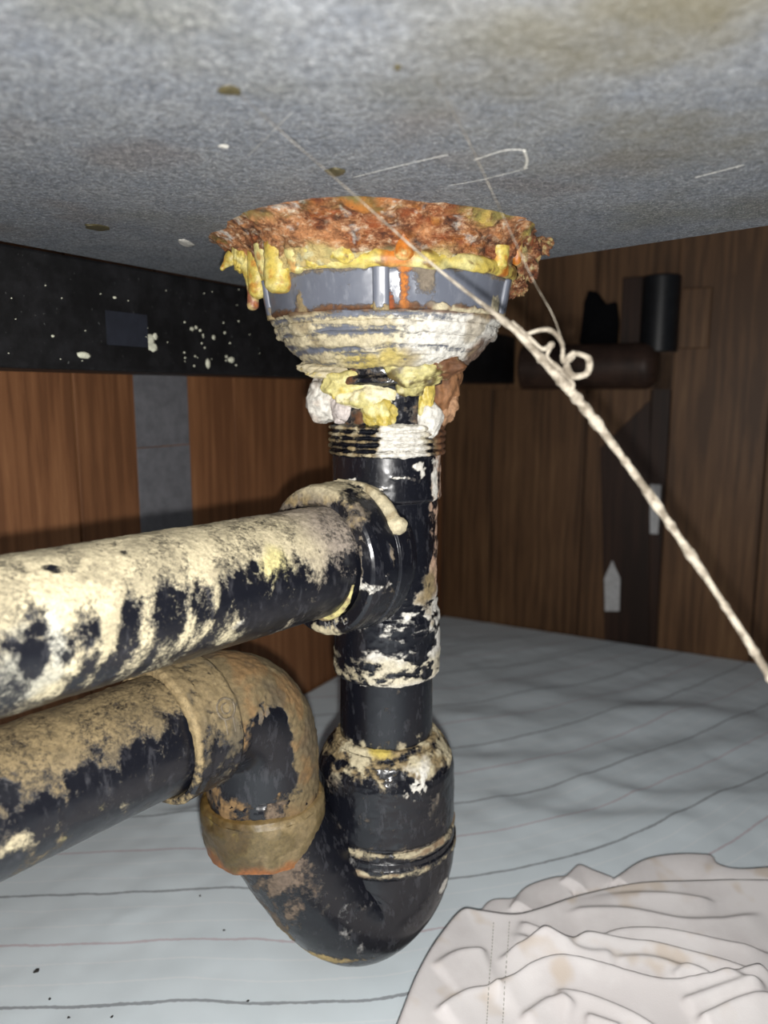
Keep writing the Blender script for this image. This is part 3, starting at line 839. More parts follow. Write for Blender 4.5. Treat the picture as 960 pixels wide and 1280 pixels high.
# threaded collar
def p_thread(V, N):
    f = phi(V); n = fbm(V, 190, 4, 121); z = V[..., 2]
    rr2 = np.hypot(V[..., 0] - TX, V[..., 1] - TY); cr = 0.30 + 0.35 * n + 0.35 * sstep(zr(548, 69)[1], zr(548, 71.5)[1], rr2)
    cl = blend(fill(V, TAN * 0.9), CREAM * .9, sstep(0, .4, n))
    s = sstep(-0.22, -0.08, f + 0.12 * n) * sstep(0.82, 0.6, f + .12 * n); cr += s; cl = blend(cl, WHITE, s)
    s = sstep(0.8, 1.1, f); cr += 0.5 * s; cl = blend(cl, BROWN * 1.2, s)
    return np.clip(cr, 0, 1), cl, 0.0003 * n
rows = []
for i in range(49):
    y = 531 + 35 * i / 48; rows.append((y, 69.5 + 2.0 * math.sin(i / 48 * 2 * math.pi * 4.5)))
surf('threaded_collar', lathe(TX, TY, prof((528, 60), *rows, (566.5, 60)), 260, 0.0004), M['black'], drain, paint=p_thread, disp=0.0009)

# ------------------------------------------------------------------ tee
tee = thing('pipe_tee', (TX, TY, zr(836, 60)[0]), 'black plastic pipe tee with white splashes and collared side branch', 'pipe fitting')
def p_tee(V, N):
    f = phi(V); z = V[..., 2]; n = fbm(V, 140, 4, 131); n2 = fbm(V * np.array([1, 1, 2.2]), 120, 4, 133)
    cr = 0.10 + 0.22 * n; cl = fill(V, DUST)
    zz = lambda y: zr(y, 60)[0]
    s = sstep(0.85, 1.2, f + 0.2 * n) * 0.85; cr = cr + s * (0.5 + 0.6 * n); cl = blend(cl, np.array(lin(200, 165, 140)), sstep(.85, 1.1, f))
    s = sstep(zz(722), zz(742), z + 0.004 * n) * sstep(-0.5, -0.1, f + .3 * n) * sstep(zz(842), zz(832), z)
    cr = cr + s * (0.30 + 0.95 * n2); cl = blend(cl, WHITE, s)
    s = sstep(zz(795), zz(812), z + 0.004 * n) * sstep(zz(838), zz(828), z); cr = cr + s * (0.25 + 0.5 * n2); cl = blend(cl, CREAM * 1.05, s * .7)
    s = spot(V, N, 535, 735, .006, .010, .5, .5, 135); cr += .6 * s; cl = blend(cl, TAN, s)
    for k, (px, py, a, b) in enumerate([(521, 583, .003, .0022), (528, 590, .002, .002), (544, 600, .003, .009), (440, 600, .0025, .0008), (500, 598, .004, .0006), (470, 612, .003, .0006)]):
        s = spot(V, N, px, py, a, b, .4, .6, 140 + k); cr += .7 * s; cl = blend(cl, WHITE, s)
    return np.clip(cr, 0, 1), cl, None
surf('tee_body', lathe(TX, TY, prof((565, 60), (566, 66.5), (568, 67.5), (618, 67), (620, 66), (622, 63), (640, 62.5), (757, 62.5), (760, 65), (764, 66), (831, 65.5), (834, 64.5), (835, 59.2)), 280), M['black'], tee, paint=p_tee, disp=0.0006, caps=False)

A0 = np.array([TX, TY, CAM_Z - 0.0738])
UB = np.array([-0.655, -0.756, 0.0]); UB /= np.linalg.norm(UB)
def axis_rings(pr, seg=260, step=0.0005, org=A0, U=UB):
    p = np.array(pr, float); d = np.r_[0, np.cumsum(np.hypot(*np.diff(p, axis=0).T))]
    t = np.unique(np.r_[np.linspace(0, d[-1], max(3, int(d[-1] / step))), d])
    s = np.interp(t, d, p[:, 0]); r = np.interp(t, d, p[:, 1])
    # keep a steady frame: up is column 0
    W = np.cross(U, [0, 0, 1.0]); a = np.linspace(0, 2 * math.pi, seg, endpoint=False)
    return org + s[:, None, None] * U + r[:, None, None] * (np.cos(a)[None, :, None] * np.array([0, 0, 1.0]) + np.sin(a)[None, :, None] * W)
def p_branch(V, N):
    n = fbm(V, 130, 4, 151); n2 = fbm(V, 300, 3, 153)
    up = (V[..., 2] - A0[2]) / 0.034
    left = (V[..., 0] - (A0[0] - 0.028)) / 0.03
    cr = 0.16 + 0.25 * n + 0.6 * sstep(0.35, 0.95, up + 0.3 * n - 0.35 * left)
    cl = blend(fill(V, DUST * 0.95), TAN, sstep(0, .5, n2)); cl = blend(cl, CREAM, sstep(.75, 1.0, up))
    for k, (px, py, a, b, c) in enumerate([(462, 735, .009, .002, WHITE), (405, 788, .008, .003, CREAM), (425, 760, .010, .0015, CREAM), (446, 700, .0012, .008, DUST), (490, 690, .0012, .004, DUST)]):
        s = spot(V, N, px, py, a, b, .4, .6, 160 + k); cr += .55 * s; cl = blend(cl, c, s)
    return np.clip(cr, 0, 1), cl, None
surf('branch_neck', axis_rings([(0.012, 0.0285), (0.030, 0.0290)]), M['black'], tee, paint=p_branch, disp=0.0004)
surf('branch_collar', axis_rings([(0.0215, 0.026), (0.0215, 0.0338), (0.0225, 0.0347), (0.030, 0.0347), (0.0306, 0.0336), (0.0315, 0.0336), (0.0321, 0.0344), (0.0435, 0.0340), (0.0458, 0.0334), (0.0468, 0.0322), (0.0470, 0.0318), (0.0470, 0.0266), (0.0462, 0.0260), (0.044, 0.0255), (0.040, 0.0252)]), M['black'], tee, paint=p_branch, disp=0.0005)
collar = COL.objects['branch_collar']
# cream bead on the collar's rim, ending in a knob
W = np.cross(UB, [0, 0, 1.0])
def rim(s, deg, r):
    a = math.radians(deg); return A0 + UB * s + r * (math.cos(a) * np.array([0, 0, 1.0]) - math.sin(a) * W * (-1 if W[0] > 0 else 1) * (1 if W[0] > 0 else 1))
sgn = 1.0 if W[0] > 0 else -1.0
def rim(s, deg, r):
    a = math.radians(deg); return A0 + UB * s + r * (math.cos(a) * np.array([0, 0, 1.0]) + math.sin(a) * sgn * W)
path = smooth_path([rim(0.0285, d, 0.0345) for d in (-8, 8, 22, 36, 48, 58)], 60)
rad = 0.0012 + 0.0022 * sstep(0.2, 0.8, np.linspace(0, 1, 60)); rad[-1] *= 0.6
def p_beadc(V, N):
    n = fbm(V, 320, 3, 171); return np.full(V.shape[:2], .95), np.clip(blend(fill(V, CREAM), TAN, sstep(.1, .5, n) * .6), 0, 1), 0.0006 * n
surf('cement_bead', sweep(path, rad, 30, up=UB), M['epoxy'], collar, paint=p_beadc)
lump('cement_bead', rim(0.0285, 60, 0.0350), (.0046, .0040, .0042), M['epoxy'], collar, 3, .2, 1.2, colour=CREAM * 1.08, n=28)
# raised lettering moulded into the collar's lower side
def raised_text(txt, s, deg0, step, size, R, parent):
    for k, ch in enumerate(txt):
        cu = bpy.data.curves.new('letter', 'FONT'); cu.body = ch; cu.size = size; cu.extrude = 0.0002; cu.align_x = 'CENTER'; cu.align_y = 'CENTER'
        tmp = bpy.data.objects.new('letter', cu); COL.objects.link(tmp)
        me = bpy.data.meshes.new_from_object(tmp.evaluated_get(bpy.context.evaluated_depsgraph_get())); bpy.data.objects.remove(tmp)
        a = deg0 + step * k; p = rim(s, a, R); yb = -(p - (A0 + UB * s)) / R; nrm = UB; tan = np.cross(yb, nrm)
        me.transform(Matrix(((tan[0], yb[0], nrm[0], p[0]), (tan[1], yb[1], nrm[1], p[1]), (tan[2], yb[2], nrm[2], p[2]), (0, 0, 0, 1))))
        link('raised_letter', me, M['scuffed'], parent)
M['scuffed'] = flat_mat('scuffed_black_relief', (0.16, 0.155, 0.15), 0.45, 0.5, 500)
raised_text('MPL', 0.0471, 168, -11, 0.0052, 0.0291, collar)

# ------------------------------------------------------------------ branch pipe (upper)
def pipe_paint(org, U, seedo, light, dusty, gloss_low, n_str):
    Wd = np.cross(U, [0, 0, 1.0])
    def pt(V, N):
        D = V - org; s = D @ U; up = D[..., 2]; side = D @ Wd
        ang = np.arctan2(up, np.abs(side)) / (math.pi / 2)           # 1 on top, -1 below
        swirl = s + 0.010 * ang
        st = fbm(np.stack([swirl * 100, 0 * s, ang * 1.2], -1), 1.0, 3, seedo)        # streaks round the pipe
        n = fbm(V, 110, 4, seedo + 3); nb = fbm(V, 38, 3, seedo + 5); nf = fbm(V, 330, 3, seedo + 7)
        cr = sstep(-0.10, 0.42, ang - 0.10 + 0.20 * nb + 0.16 * n + 0.16 * nf) * 0.58 + 0.17
        cr = cr - .10 * sstep(.1, -.4, ang) + n_str * sstep(0.0, 0.6, st) * sstep(-1.0, -0.2, ang) + 0.10 * n
        cr = cr + 0.14 * sstep(0.55, 0.9, -ang + 0.25 * n)
        cl = blend(fill(V, light), dusty, sstep(0.0, 0.5, n + 0.4 * nf)); 
        return cr, cl, ang, s, n, nb, nf, st
    return pt
PB = pipe_paint(A0, UB, 201, CREAM * 1.04, CREAM * .72, 0, 0.62)
def p_upper(V, N):
    cr, cl, ang, s, n, nb, nf, st = PB(V, N)
    near = sstep(0.105, 0.06, s + 0.02 * nb)                           # grey-brown by the tee
    cl = blend(cl, np.array(lin(150, 138, 128)), near * 0.85); cr = cr - 0.10 * near
    for k, (px, py, a, b) in enumerate([(372, 725, .010, .012), (330, 755, .009, .010), (300, 742, .004, .009), (255, 757, .004, .010), (215, 770, .005, .012), (110, 800, .005, .010), (45, 825, .004, .008), (75, 812, .004, .009), (160, 790, .004, .010), (385, 755, .008, .009)]):
        q = spot(V, N, px, py, a, b, .4, .45, 210 + k); cr = cr - 0.50 * q
    for k, (px, py, a, b) in enumerate([(60, 680 + 30, .0026, .0008), (70, 713, .0022, .0016), (318, 708, .0018, .0022), (155, 690, .0012, .003), (45, 787, .003, .0012)]):
        q = spot(V, N, px, py, a, b, .3, .3, 230 + k); cr = cr - 0.9 * q
    for k, (px, py, a, b, c) in enumerate([(345, 710, .006, .008, YELP), (306, 778, .004, .002, WHITE), (285, 797, .010, .003, CREAM), (235, 770, .003, .010, CREAM), (130, 815, .010, .004, CREAM), (60, 860, .004, .010, CREAM), (20, 850, .007, .012, np.array(lin(150, 150, 140))), (70, 790, .003, .012, np.array(lin(180, 180, 170)))]):
        q = spot(V, N, px, py, a, b, .5, .5, 240 + k); cr = cr + 0.28 * q; cl = blend(cl, c, q * .8)
    return np.clip(cr, 0, 1.05), np.clip(cl, 0, 1), 0.00025 * n
bp = thing('branch_pipe', A0 + UB * 0.05, 'upper black pipe caked with cream dust, leaving the tee towards the left', 'pipe', 'waste pipes running to the left')
del bp['group']
surf('pipe_run', axis_rings([(0.041, 0.0244), (0.36, 0.0244)], 300, 0.0006), M['pipe'], bp, paint=p_upper, disp=0.0003)
def p_cem(V, N):
    n = fbm(V, 300, 3, 251); return np.full(V.shape[:2], .8) + .5 * n, blend(fill(V, YELP), TAN, sstep(0, .5, n)), 0.0006 * n
path = smooth_path([rim(0.0492, d, 0.0246) for d in (105, 125, 145, 165, 185)], 50)
surf('cement_line', sweep(path, 0.0003 + 0.0014 * np.sin(np.linspace(0.1, 3.0, 50)), 20, up=UB), M['epoxy'], bp, paint=p_cem)

# ------------------------------------------------------------------ trap
trap = thing('bottle_trap', (TX, TY, 0.015), 'black plastic U-shaped trap below the tee with dirty rings and a brown glued left leg', 'trap')
trap.name = 'drain_trap'
Lx, Ly = -0.058, 0.332
ZU = CAM_Z - 0.2215
Uh = np.array([Lx - TX, Ly - TY, 0]); span = np.linalg.norm(Uh); Uh /= span; HR = span / 2
def p_tail(V, N):
    n = fbm(V, 150, 4, 301); z = V[..., 2]; cr = .12 + .22 * n; cl = fill(V, DUST)
    s = sstep(zr(890, 57)[0], zr(912, 57)[0], z + .003 * n); cr += s * (.25 + .6 * fbm(V, 240, 3, 303)); cl = blend(cl, CREAM * .9, s)
    q = spot(V, N, 455, 854, .0035, .0014, .4, .5, 305); cr += .8 * q; cl = blend(cl, WHITE, q)
    q = spot(V, N, 540, 850, .002, .012, .4, .6, 306); cr += .5 * q
    return np.clip(cr, 0, 1), cl, None
surf('tail_pipe', lathe(TX, TY, prof((829, 57), (925, 57.5)), 240), M['black'], trap, paint=p_tail, disp=.0002)
def p_nut2(V, N):
    n = fbm(V, 120, 4, 311); n2 = fbm(V * np.array([1, 1, 3]), 130, 4, 313); z = V[..., 2]; zz = lambda y: zr(y, 80)[0]
    cr = .20 + .3 * n; cl = fill(V, DUST)
    s = sstep(zz(946), zz(930), z + .003 * n); cr += s * (.45 + .5 * n2); cl = blend(cl, blend(fill(V, TAN), CREAM, sstep(0, .4, n)), s)
    s = sstep(zz(1014), zz(1020), z + .0015 * n) * 1.0 
    s = sstep(zz(1010), zz(1018), z + .001 * n) * sstep(zz(1052), zz(1046), z + .001 * n)
    s = sstep(zz(1056), zz(1050), -0 + z * 0 + zz(1053)) * 0 + np.exp(-((z - zz(1020)) / .0020) ** 2) + np.exp(-((z - zz(1040)) / .0018) ** 2)
    cr += s * (.45 + .4 * n2); cl = blend(cl, CREAM, s * .8); cl = blend(cl, BROWN * 1.3, s * sstep(.1, .5, n2) * .7)
    q = spot(V, N, 527, 981, .0085, .0085, .45, .5, 320); q = q * sstep(-.25, .25, fbm(V * np.array([1.3, 1.3, .8]), 300, 3, 321)); cr += .8 * q; cl = blend(cl, WHITE, q)
    q = spot(V, N, 478, 938, .005, .003, .4, .4, 331); cr += .4 * q; cl = blend(cl, YEL, q)
    return np.clip(cr, 0, 1), np.clip(cl, 0, 1), .0003 * n
surf('trap_nut', lathe(TX, TY, prof((911, 56), (912, 62), (917, 65), (924, 72), (936, 80), (944, 83), (950, 84), (1012, 84), (1014, 82.5), (1017, 82.5), (1020, 85), (1026, 85), (1029, 82), (1032, 82), (1036, 86), (1044, 86.5), (1048, 84), (1049, 80)), 280), M['black'], trap, paint=p_nut2, disp=.0007)

# U-shaped body
path, rad = [], []
zb_top = zr(1046, 84)[0]
for z in np.linspace(zb_top, ZU - 0.001, 34): path.append((TX, TY, z)); rad.append(0.0366 if z > ZU + 0.002 else 0.0350)
rad = [0.0366 - 0.0012 * sstep(ZU + 0.004, ZU + 0.001, p[2]) for p in path]
ctl = [(TX, -.2215, .0354), (.0010, -.236, .0354), (-.0045, -.2500, .0350), (-.0160, -.2560, .0335), (-.0310, -.2430, .0300), (-.0462, -.2190, .0270), (-.0560, -.1990, .0262), (Lx, -.1860, .0262)]
for x_, z_c, r_c in smooth_path(ctl, 170)[1:]:
    h = (TX - x_) / (TX - Lx); path.append((x_, TY + (Ly - TY) * h, CAM_Z + z_c)); rad.append(r_c)
path.append((Lx, Ly, CAM_Z - .180)); rad.append(.0262)
def p_body(V, N):
    n = fbm(V, 110, 4, 341); n2 = fbm(V * np.array([1.4, 1.4, .7]), 120, 4, 343)
    x, y, d = project(V)
    cr = .14 + .25 * n; cl = fill(V, DUST * .8)
    L = (V[..., 0] - TX) / -0.06
    s = sstep(.62, .80, L + .15 * n) * sstep(1.6, .9, L + .2 * n); cr += s * (.22 + .5 * n2); cl = blend(cl, np.array(lin(112, 96, 80)), s)
    q = spot(V, N, 372, 1110, .012, .018, .5, .5, 351); cr += .42 * q; cl = blend(cl, np.array(lin(116, 100, 86)), q)
    q = spot(V, N, 400, 1195, .016, .0035, .5, .6, 352); cr += .7 * q; cl = blend(cl, np.array(lin(190, 165, 110)), q)
    q = spot(V, N, 352, 1165, .008, .007, .5, .6, 353); cr += .6 * q; cl = blend(cl, TAN * .9, q)
    for k, (px, py, a, b) in enumerate([(438, 1088, .0025, .012), (430, 1150, .0022, .010), (452, 1190, .0020, .007), (556, 1105, .004, .004), (460, 1055, .006, .005), (470, 1128, .004, .001)]):
        q = spot(V, N, px, py, a, b, .5, .8, 360 + k); cr += .33 * q; cl = blend(cl, np.array(lin(150, 150, 150)), q * .8)
    q = spot(V, N, 555, 1105, .003, .003, .5, .8, 371); cr += .5 * q; cl = blend(cl, WHITE, q)
    return np.clip(cr, 0, 1), np.clip(cl, 0, 1), None
surf('trap_bend', sweep(path, rad, 240, up=(0, -1, 0)), M['black'], trap, paint=p_body, disp=.0006)
# glossy brown resin collar round the left leg
def p_resin(V, N):
    n = fbm(V, 90, 4, 381); h = (V[..., 2] - (CAM_Z - 0.216)) / 0.030
    cl = blend(fill(V, np.array(lin(88, 72, 44))), TAN * .9, sstep(-.1, .3, (V[..., 0] - Lx) / .03 + .4 * n)); cl = blend(cl, OLIVE, sstep(.0, .4, n) * .6)
    cl = blend(cl, np.array(lin(150, 92, 46)), sstep(.28, .05, h + .15 * n) * .9)
    cl = blend(cl, np.array(lin(120, 90, 42)), sstep(.85, 1.0, h) * .8)
    return np.full(V.shape[:2], .85) + .3 * n, np.clip(cl, 0, 1), .0010 * n
zc_ = lambda py: atY(330, py, Ly)[2]
surf('resin_collar', lathe(Lx, Ly, [(zc_(1052), .0258), (zc_(1050), .0275), (zc_(1030), .0290), (zc_(1008), .0296), (zc_(996), .0294), (zc_(990), .0280), (zc_(988), .0258)], 220), M['resin'] if 'resin' in M else M['glue'], trap, paint=p_resin)

# elbow on top of the left leg, socket and raised mark
UL = np.array([-0.62, -0.78, 0.0]); UL /= np.linalg.norm(UL)
ZP = CAM_Z - 0.1387; ER = 0.030
Lp = np.array([Lx, Ly, ZP])
path = [(Lx, Ly, z) for z in np.linspace(zc_(1000), ZP - ER, 26)]
for t in np.linspace(0, math.pi / 2, 90)[1:]:
    path.append(np.array([Lx, Ly, ZP - ER]) + UL * (ER * (1 - math.cos(t))) + np.array([0, 0, ER * math.sin(t)]))
for s in np.linspace(ER, ER + 0.012, 14)[1:]: path.append(Lp + UL * s)
def p_elbow(V, N):
    n = fbm(V, 100, 4, 391); n2 = fbm(V, 320, 3, 393)
    D = V - np.array([Lx, Ly, ZP]); s = D @ UL; up = N[..., 2]
    outw = -(N @ UL)
    cov = np.maximum(up, outw * .9)
    cr = .12 + .95 * sstep(-.15, .45, cov + .3 * n)
    rt = (V[..., 0] - Lx) / .027
    cr = cr + .7 * sstep(.25, .75, rt + .2 * n)
    cl = blend(fill(V, TAN * .7), np.array(lin(134, 106, 70)), sstep(-.2, .4, n)); cl = blend(cl, np.array(lin(88, 78, 62)), sstep(.2, .6, fbm(V, 70, 3, 395)) * .7)
    for k, (px, py, a, b) in enumerate([(336, 940, .012, .018), (308, 960, .012, .014), (345, 905, .007, .006), (330, 978, .013, .007), (300, 978, .010, .006)]):
        q = spot(V, N, px, py, a, b, .35, .3, 400 + k); cr = cr - 1.0 * q
    for k, (px, py, a, b) in enumerate([(326, 900, .0015, .005), (336, 898, .0015, .006), (328, 925, .0015, .003)]):
        q = spot(V, N, px, py, a, b, .4, .3, 410 + k); cr += .7 * q; cl = blend(cl, DUST, q)
    return np.clip(cr, 0, 1), np.clip(cl, 0, 1), None
surf('elbow', sweep(path, 0.0262, 220, up=(0, -1, 0)), M['black'], trap, paint=p_elbow, disp=.0006)
def p_sock(V, N):
    n = fbm(V, 120, 4, 421); n2 = fbm(V, 300, 3, 423)
    up = (V[..., 2] - ZP) / .03
    cr = .30 + .55 * sstep(-.3, .5, up + .3 * n) + .3 * n2
    s = (V - Lp) @ UL
    cl = blend(fill(V, np.array(lin(104, 92, 70))), TAN * .85, sstep(0, .5, up + .4 * n)); cl = blend(cl, np.array(lin(84, 78, 66)), sstep(.1, .5, n) * .7)
    e = sstep(ER + .0245, ER + .0265, s); cr += .25 * e; cl = blend(cl, TAN * 1.1, e)
    return np.clip(cr, 0, 1), np.clip(cl, 0, 1), None
surf('elbow_socket', axis_rings([(ER + .004, .0255), (ER + .0045, .0278), (ER + .006, .0290), (ER + .020, .0287), (ER + .0215, .0289), (ER + .0262, .0288), (ER + .0274, .0281), (ER + .0276, .0262), (ER + .024, .0250)], 220, .0005, Lp, UL), M['black'], trap, paint=p_sock, disp=.0006)
sock = COL.objects['elbow_socket']
# round moulded mark on the socket
Wl = np.cross(UL, [0, 0, 1.0]); sgl = 1.0 if (Wl @ (CAM - Lp)) > 0 else -1.0
def sock_pt(s, deg, R=.0291):
    a = math.radians(deg); return Lp + UL * s + R * (math.cos(a) * np.array([0, 0, 1.0]) + math.sin(a) * sgl * Wl)
def mark_ring(s, deg, r, w):
    ps = [sock_pt(s + r * math.cos(t), deg + math.degrees(r / .029) * math.sin(t)) for t in np.linspace(0, 2 * math.pi, 40)]
    surf('moulded_mark', sweep(ps, w, 8, up=(0.3, 0.2, 1)), M['mark'], sock)
M['mark'] = flat_mat('scuffed_mark', lin(104, 94, 78), 0.6, 0.3, 500)
mark_ring(ER + .0115, 62, .0042, .0005)
mark_ring(ER + .0115, 62, .0020, .0004)
for dx in (-.002, .002):
    ps = [sock_pt(ER + .0115 + dx, d) for d in np.linspace(69, 82, 12)]
    surf('moulded_mark', sweep(ps, .0004, 8, up=(1, 0, 0)), M['mark'], sock)

# ------------------------------------------------------------------ outlet pipe (lower)
PL = pipe_paint(Lp, UL, 501, TAN * 0.86, TAN * .58, 0, 0.42)
def p_lower(V, N):
    cr, cl, ang, s, n, nb, nf, st = PL(V, N)
    cl = blend(cl, np.array(lin(112, 102, 84)), sstep(.6, .1, ang) * .7)
    for k, (px, py, a, b) in enumerate([(232, 950, .007, .022), (205, 965, .008, .012), (170, 975, .006, .012), (110, 1005, .007, .012), (60, 1035, .006, .010), (130, 1010, .007, .010), (10, 990, .003, .008)]):
        q = spot(V, N, px, py, a, b, .4, .45, 510 + k); cr = cr - .7 * q
    for k, (px, py, a, b, c) in enumerate([(110, 1028, .005, .006, YELP), (30, 1050, .008, .004, CREAM), (188, 958, .0018, .004, CREAM), (165, 995, .006, .004, CREAM * .9), (75, 1000, .003, .010, TAN)]):
        q = spot(V, N, px, py, a, b, .5, .5, 520 + k); cr = cr + .5 * q; cl = blend(cl, c, q * .8)
    return np.clip(cr, 0, 1.05), np.clip(cl, 0, 1), .0002 * n
op = thing('outlet_pipe', Lp + UL * 0.058, 'lower black pipe with tan dust, running left from the trap elbow', 'pipe')
surf('pipe_run', axis_rings([(ER + .0235, .0246), (0.36, .0246)], 300, .0006, Lp, UL), M['pipe'], op, paint=p_lower, disp=.0003)

# ================================================================== strings
def string(name, px_pts, rads, label, seed, parent=None, beads=0):
    P = smooth_path([atD(*p[:3]) if len(p) == 3 else np.array(p[1:]) for p in px_pts], 300)
    r = np.interp(np.linspace(0, 1, 300), np.linspace(0, 1, len(rads)), rads)
    nn = fbm(P, 160, 3, seed); nf = fbm(P, 500, 2, seed + 1)
    r = r * np.clip(1 + .30 * nn + .35 * sstep(.2, .6, nf), .4, 2.2)
    V = sweep(P, r, 12, up=(1, .2, 0))
    o = surf(name, V, M['string'], parent)
    if label: o['label'] = label; o['category'] = 'string'
    return o
zs_d = lambda px, py: (SLZ - CAM_Z) / ray(px, py)[2]
d0 = zs_d(300, 118)
st1 = string('dusty_string', [(300, 118, d0 - .0005), (352, 165, .185), (425, 228, .195), (545, 334, .205), (640, 410, .21), (690, 463, .21), (735, 515, .21), (800, 602, .205), (880, 718, .20), (960, 842, .19), (1060, 1010, .18), ('w', .165, .150, .110), ('w', .200, .125, .045), ('w', .225, .118, .0125), ('w', .250, .116, .0105)],
       [.00003, .00005, .00007, .0003, .0009, .0014, .0012, .0011, .0010, .0010, .0010, .0010, .0010, .0010, .0010], 'long dusty string slanting across the front from slab to lower right', 601)
d1 = zs_d(540, 92)
st2 = string('dusty_string', [(540, 92, d1 - .0005), (585, 175, .19), (622, 255, .20), (664, 345, .2055), (690, 392, .207), (702, 424, .2062)], [.00003, .00006, .00008, .0001, .0002],
       'thin short string from the slab joining the knot in the long one', 603)
kn = [(655, 418, .209), (685, 412, .208), (702, 428, .207), (704, 452, .206), (716, 442, .206), (735, 448, .206), (734, 466, .207), (716, 470, .208), (708, 456, .209), (716, 444, .2095)]
string('knot_loop', kn, [.0005, .0007, .0006, .0005, .0007, .0008, .0007, .0008, .0008, .0007], None, 605, parent=st1)

string('knot_loop', [(640, 402, .2095), (660, 420, .2075), (678, 436, .2065), (690, 430, .207), (684, 446, .208), (700, 462, .2075), (716, 480, .208), (712, 492, .2095), (722, 500, .2095)], [.0004, .0006, .0005, .0006, .0005, .0006, .0005, .0005, .0004], None, 607, parent=st1)

# ================================================================== bed sheet
def wall_clip(X, Y):
    for n in (NL, NR):
        d = (X - Cx) * n[0] + (Y - Cy) * n[1] - 0.0045
        k = np.where(d < 0, -d, 0); X = X + n[0] * k; Y = Y + n[1] * k
    return X, Y
gx = np.linspace(-0.62, 0.80, 460); gy = np.linspace(-0.30, 1.02, 430)
X, Y = np.meshgrid(gx, gy, indexing='ij'); Xo, Yo = X.copy(), Y.copy()
X, Y = wall_clip(X, Y); X, Y = wall_clip(X, Y)
P3 = np.stack([Xo, Yo, 0 * Xo], -1)
rot = np.stack([Xo * .8 + Yo * .6, (-Xo * .6 + Yo * .8), 0 * Xo], -1)
right = sstep(-.05, .15, Xo)
Z = .0050 + .0022 * fbm(P3, 9, 3, 701) + right * .0022 * fbm(rot * np.array([.7, 2.6, 1]), 7, 3, 703) + .0006 * fbm(P3, 60, 2, 705)
# long soft folds on the right
for (x0, y0), (x1, y1), a, w in [((.04, .66), (.34, .66), .010, .030), ((.03, .58), (.40, .60), .007, .022), ((.08, .52), (.22, .47), .006, .016), ((.10, .76), (.36, .62), .008, .03), ((.15, .55), (.30, .50), .005, .014), ((-.16, .50), (-.10, .545), .005, .008)]:
    d = np.array([x1 - x0, y1 - y0]); L = np.hypot(*d); d /= L
    s = ((Xo - x0) * d[0] + (Yo - y0) * d[1]) / L; e = -(Xo - x0) * d[1] + (Yo - y0) * d[0] + .012 * np.sin(s * 5)
    Z = Z + .45 * a * np.exp(-(e / np.where(e > 0, w * .8, w * 1.3)) ** 2) * sstep(-.15, .15, s) * sstep(1.15, .85, s)
dw = np.minimum((Xo - Cx) * NL[0] + (Yo - Cy) * NL[1], (Xo - Cx) * NR[0] + (Yo - Cy) * NR[1]); Z = .003 + (Z - .003) * sstep(0, .08, dw)
# pressed flat by the cloth and under the trap
fc = sstep(.0, .06, Xo - .0) * sstep(.48, .40, Yo)
Z = Z * (1 - .85 * fc) + .002 * fc
Z = np.maximum(Z, .0008)
ft = np.exp(-(((Xo + .03) / .09) ** 2 + ((Yo - .35) / .09) ** 2)); Z = Z * (1 - .5 * ft)
sheet = surf('bed_sheet', np.stack([X, Y, Z], -1), M['sheet'], None, cv=False, caps=False, out=np.array([0, 0, -1.0]))
sheet['label'] = 'pale blue-grey bed sheet with thin grey and pink stripes spread on the floor'; sheet['category'] = 'bed sheet'
V2 = Yo - 1.1 * np.clip(Xo + .07, 0, None) ** 2 * .9 - .329 + .006 * fbm(P3, 5, 2, 707) + .0012 * fbm(P3, 30, 2, 709)
uvs = np.stack([Xo, V2, 0 * Xo], -1).astype(np.float32)
at = sheet.data.attributes.new('uvs', 'FLOAT_VECTOR', 'POINT'); at.data.foreach_set('vector', uvs.ravel())

def ico(name, c, r, mat, label, cat, group, k):
    bm = bmesh.new(); bmesh.ops.create_icosphere(bm, subdivisions=2, radius=1)
    for v in bm.verts:
        n = 1 + .3 * math.sin(v.co.x * 3 + k) * math.cos(v.co.y * 4 + 2 * k)
        v.co = Vector((v.co.x * r[0] * n, v.co.y * r[1] * n, v.co.z * r[2] * n))
    me = bpy.data.meshes.new(name); bm.to_mesh(me); bm.free()
    for p in me.polygons: p.use_smooth = True
    o = link(name, me, mat, label=label, cat=cat, group=group); o.location = c; o.rotation_euler = (0, 0, k); return o
def sheet_z(x, y):
    i = int(round((x + .62) / 1.42 * 459)); j = int(round((y + .30) / 1.32 * 429)); return float(Z[i, j])
crumbs = [(46, 1214, .0016, 'largest dark crumb on the sheet at lower left'), (62, 1249, .0008, 'tiny crumb on the grey stripe at lower left'), (86, 1272, .0008, 'crumb at the bottom edge, left of its neighbour'),
          (140, 1273, .0008, 'crumb at the bottom edge, right of its neighbour'), (250, 1122, .0009, 'crumb just under the grey stripe left of the trap'), (280, 1163, .0008, 'crumb just above the pink stripe left of the trap'),
          (310, 1249, .0008, 'crumb beneath the trap near the bottom stripe')]
for k, (px, py, r, lab) in enumerate(crumbs):
    p = atZ(px, py, .004); z = sheet_z(p[0], p[1])
    ico('crumb', (p[0], p[1], z + r * .35), (r, r * .7, r * .5), M['crumb'], lab, 'crumb', 'crumbs on the bed sheet', k + 1)

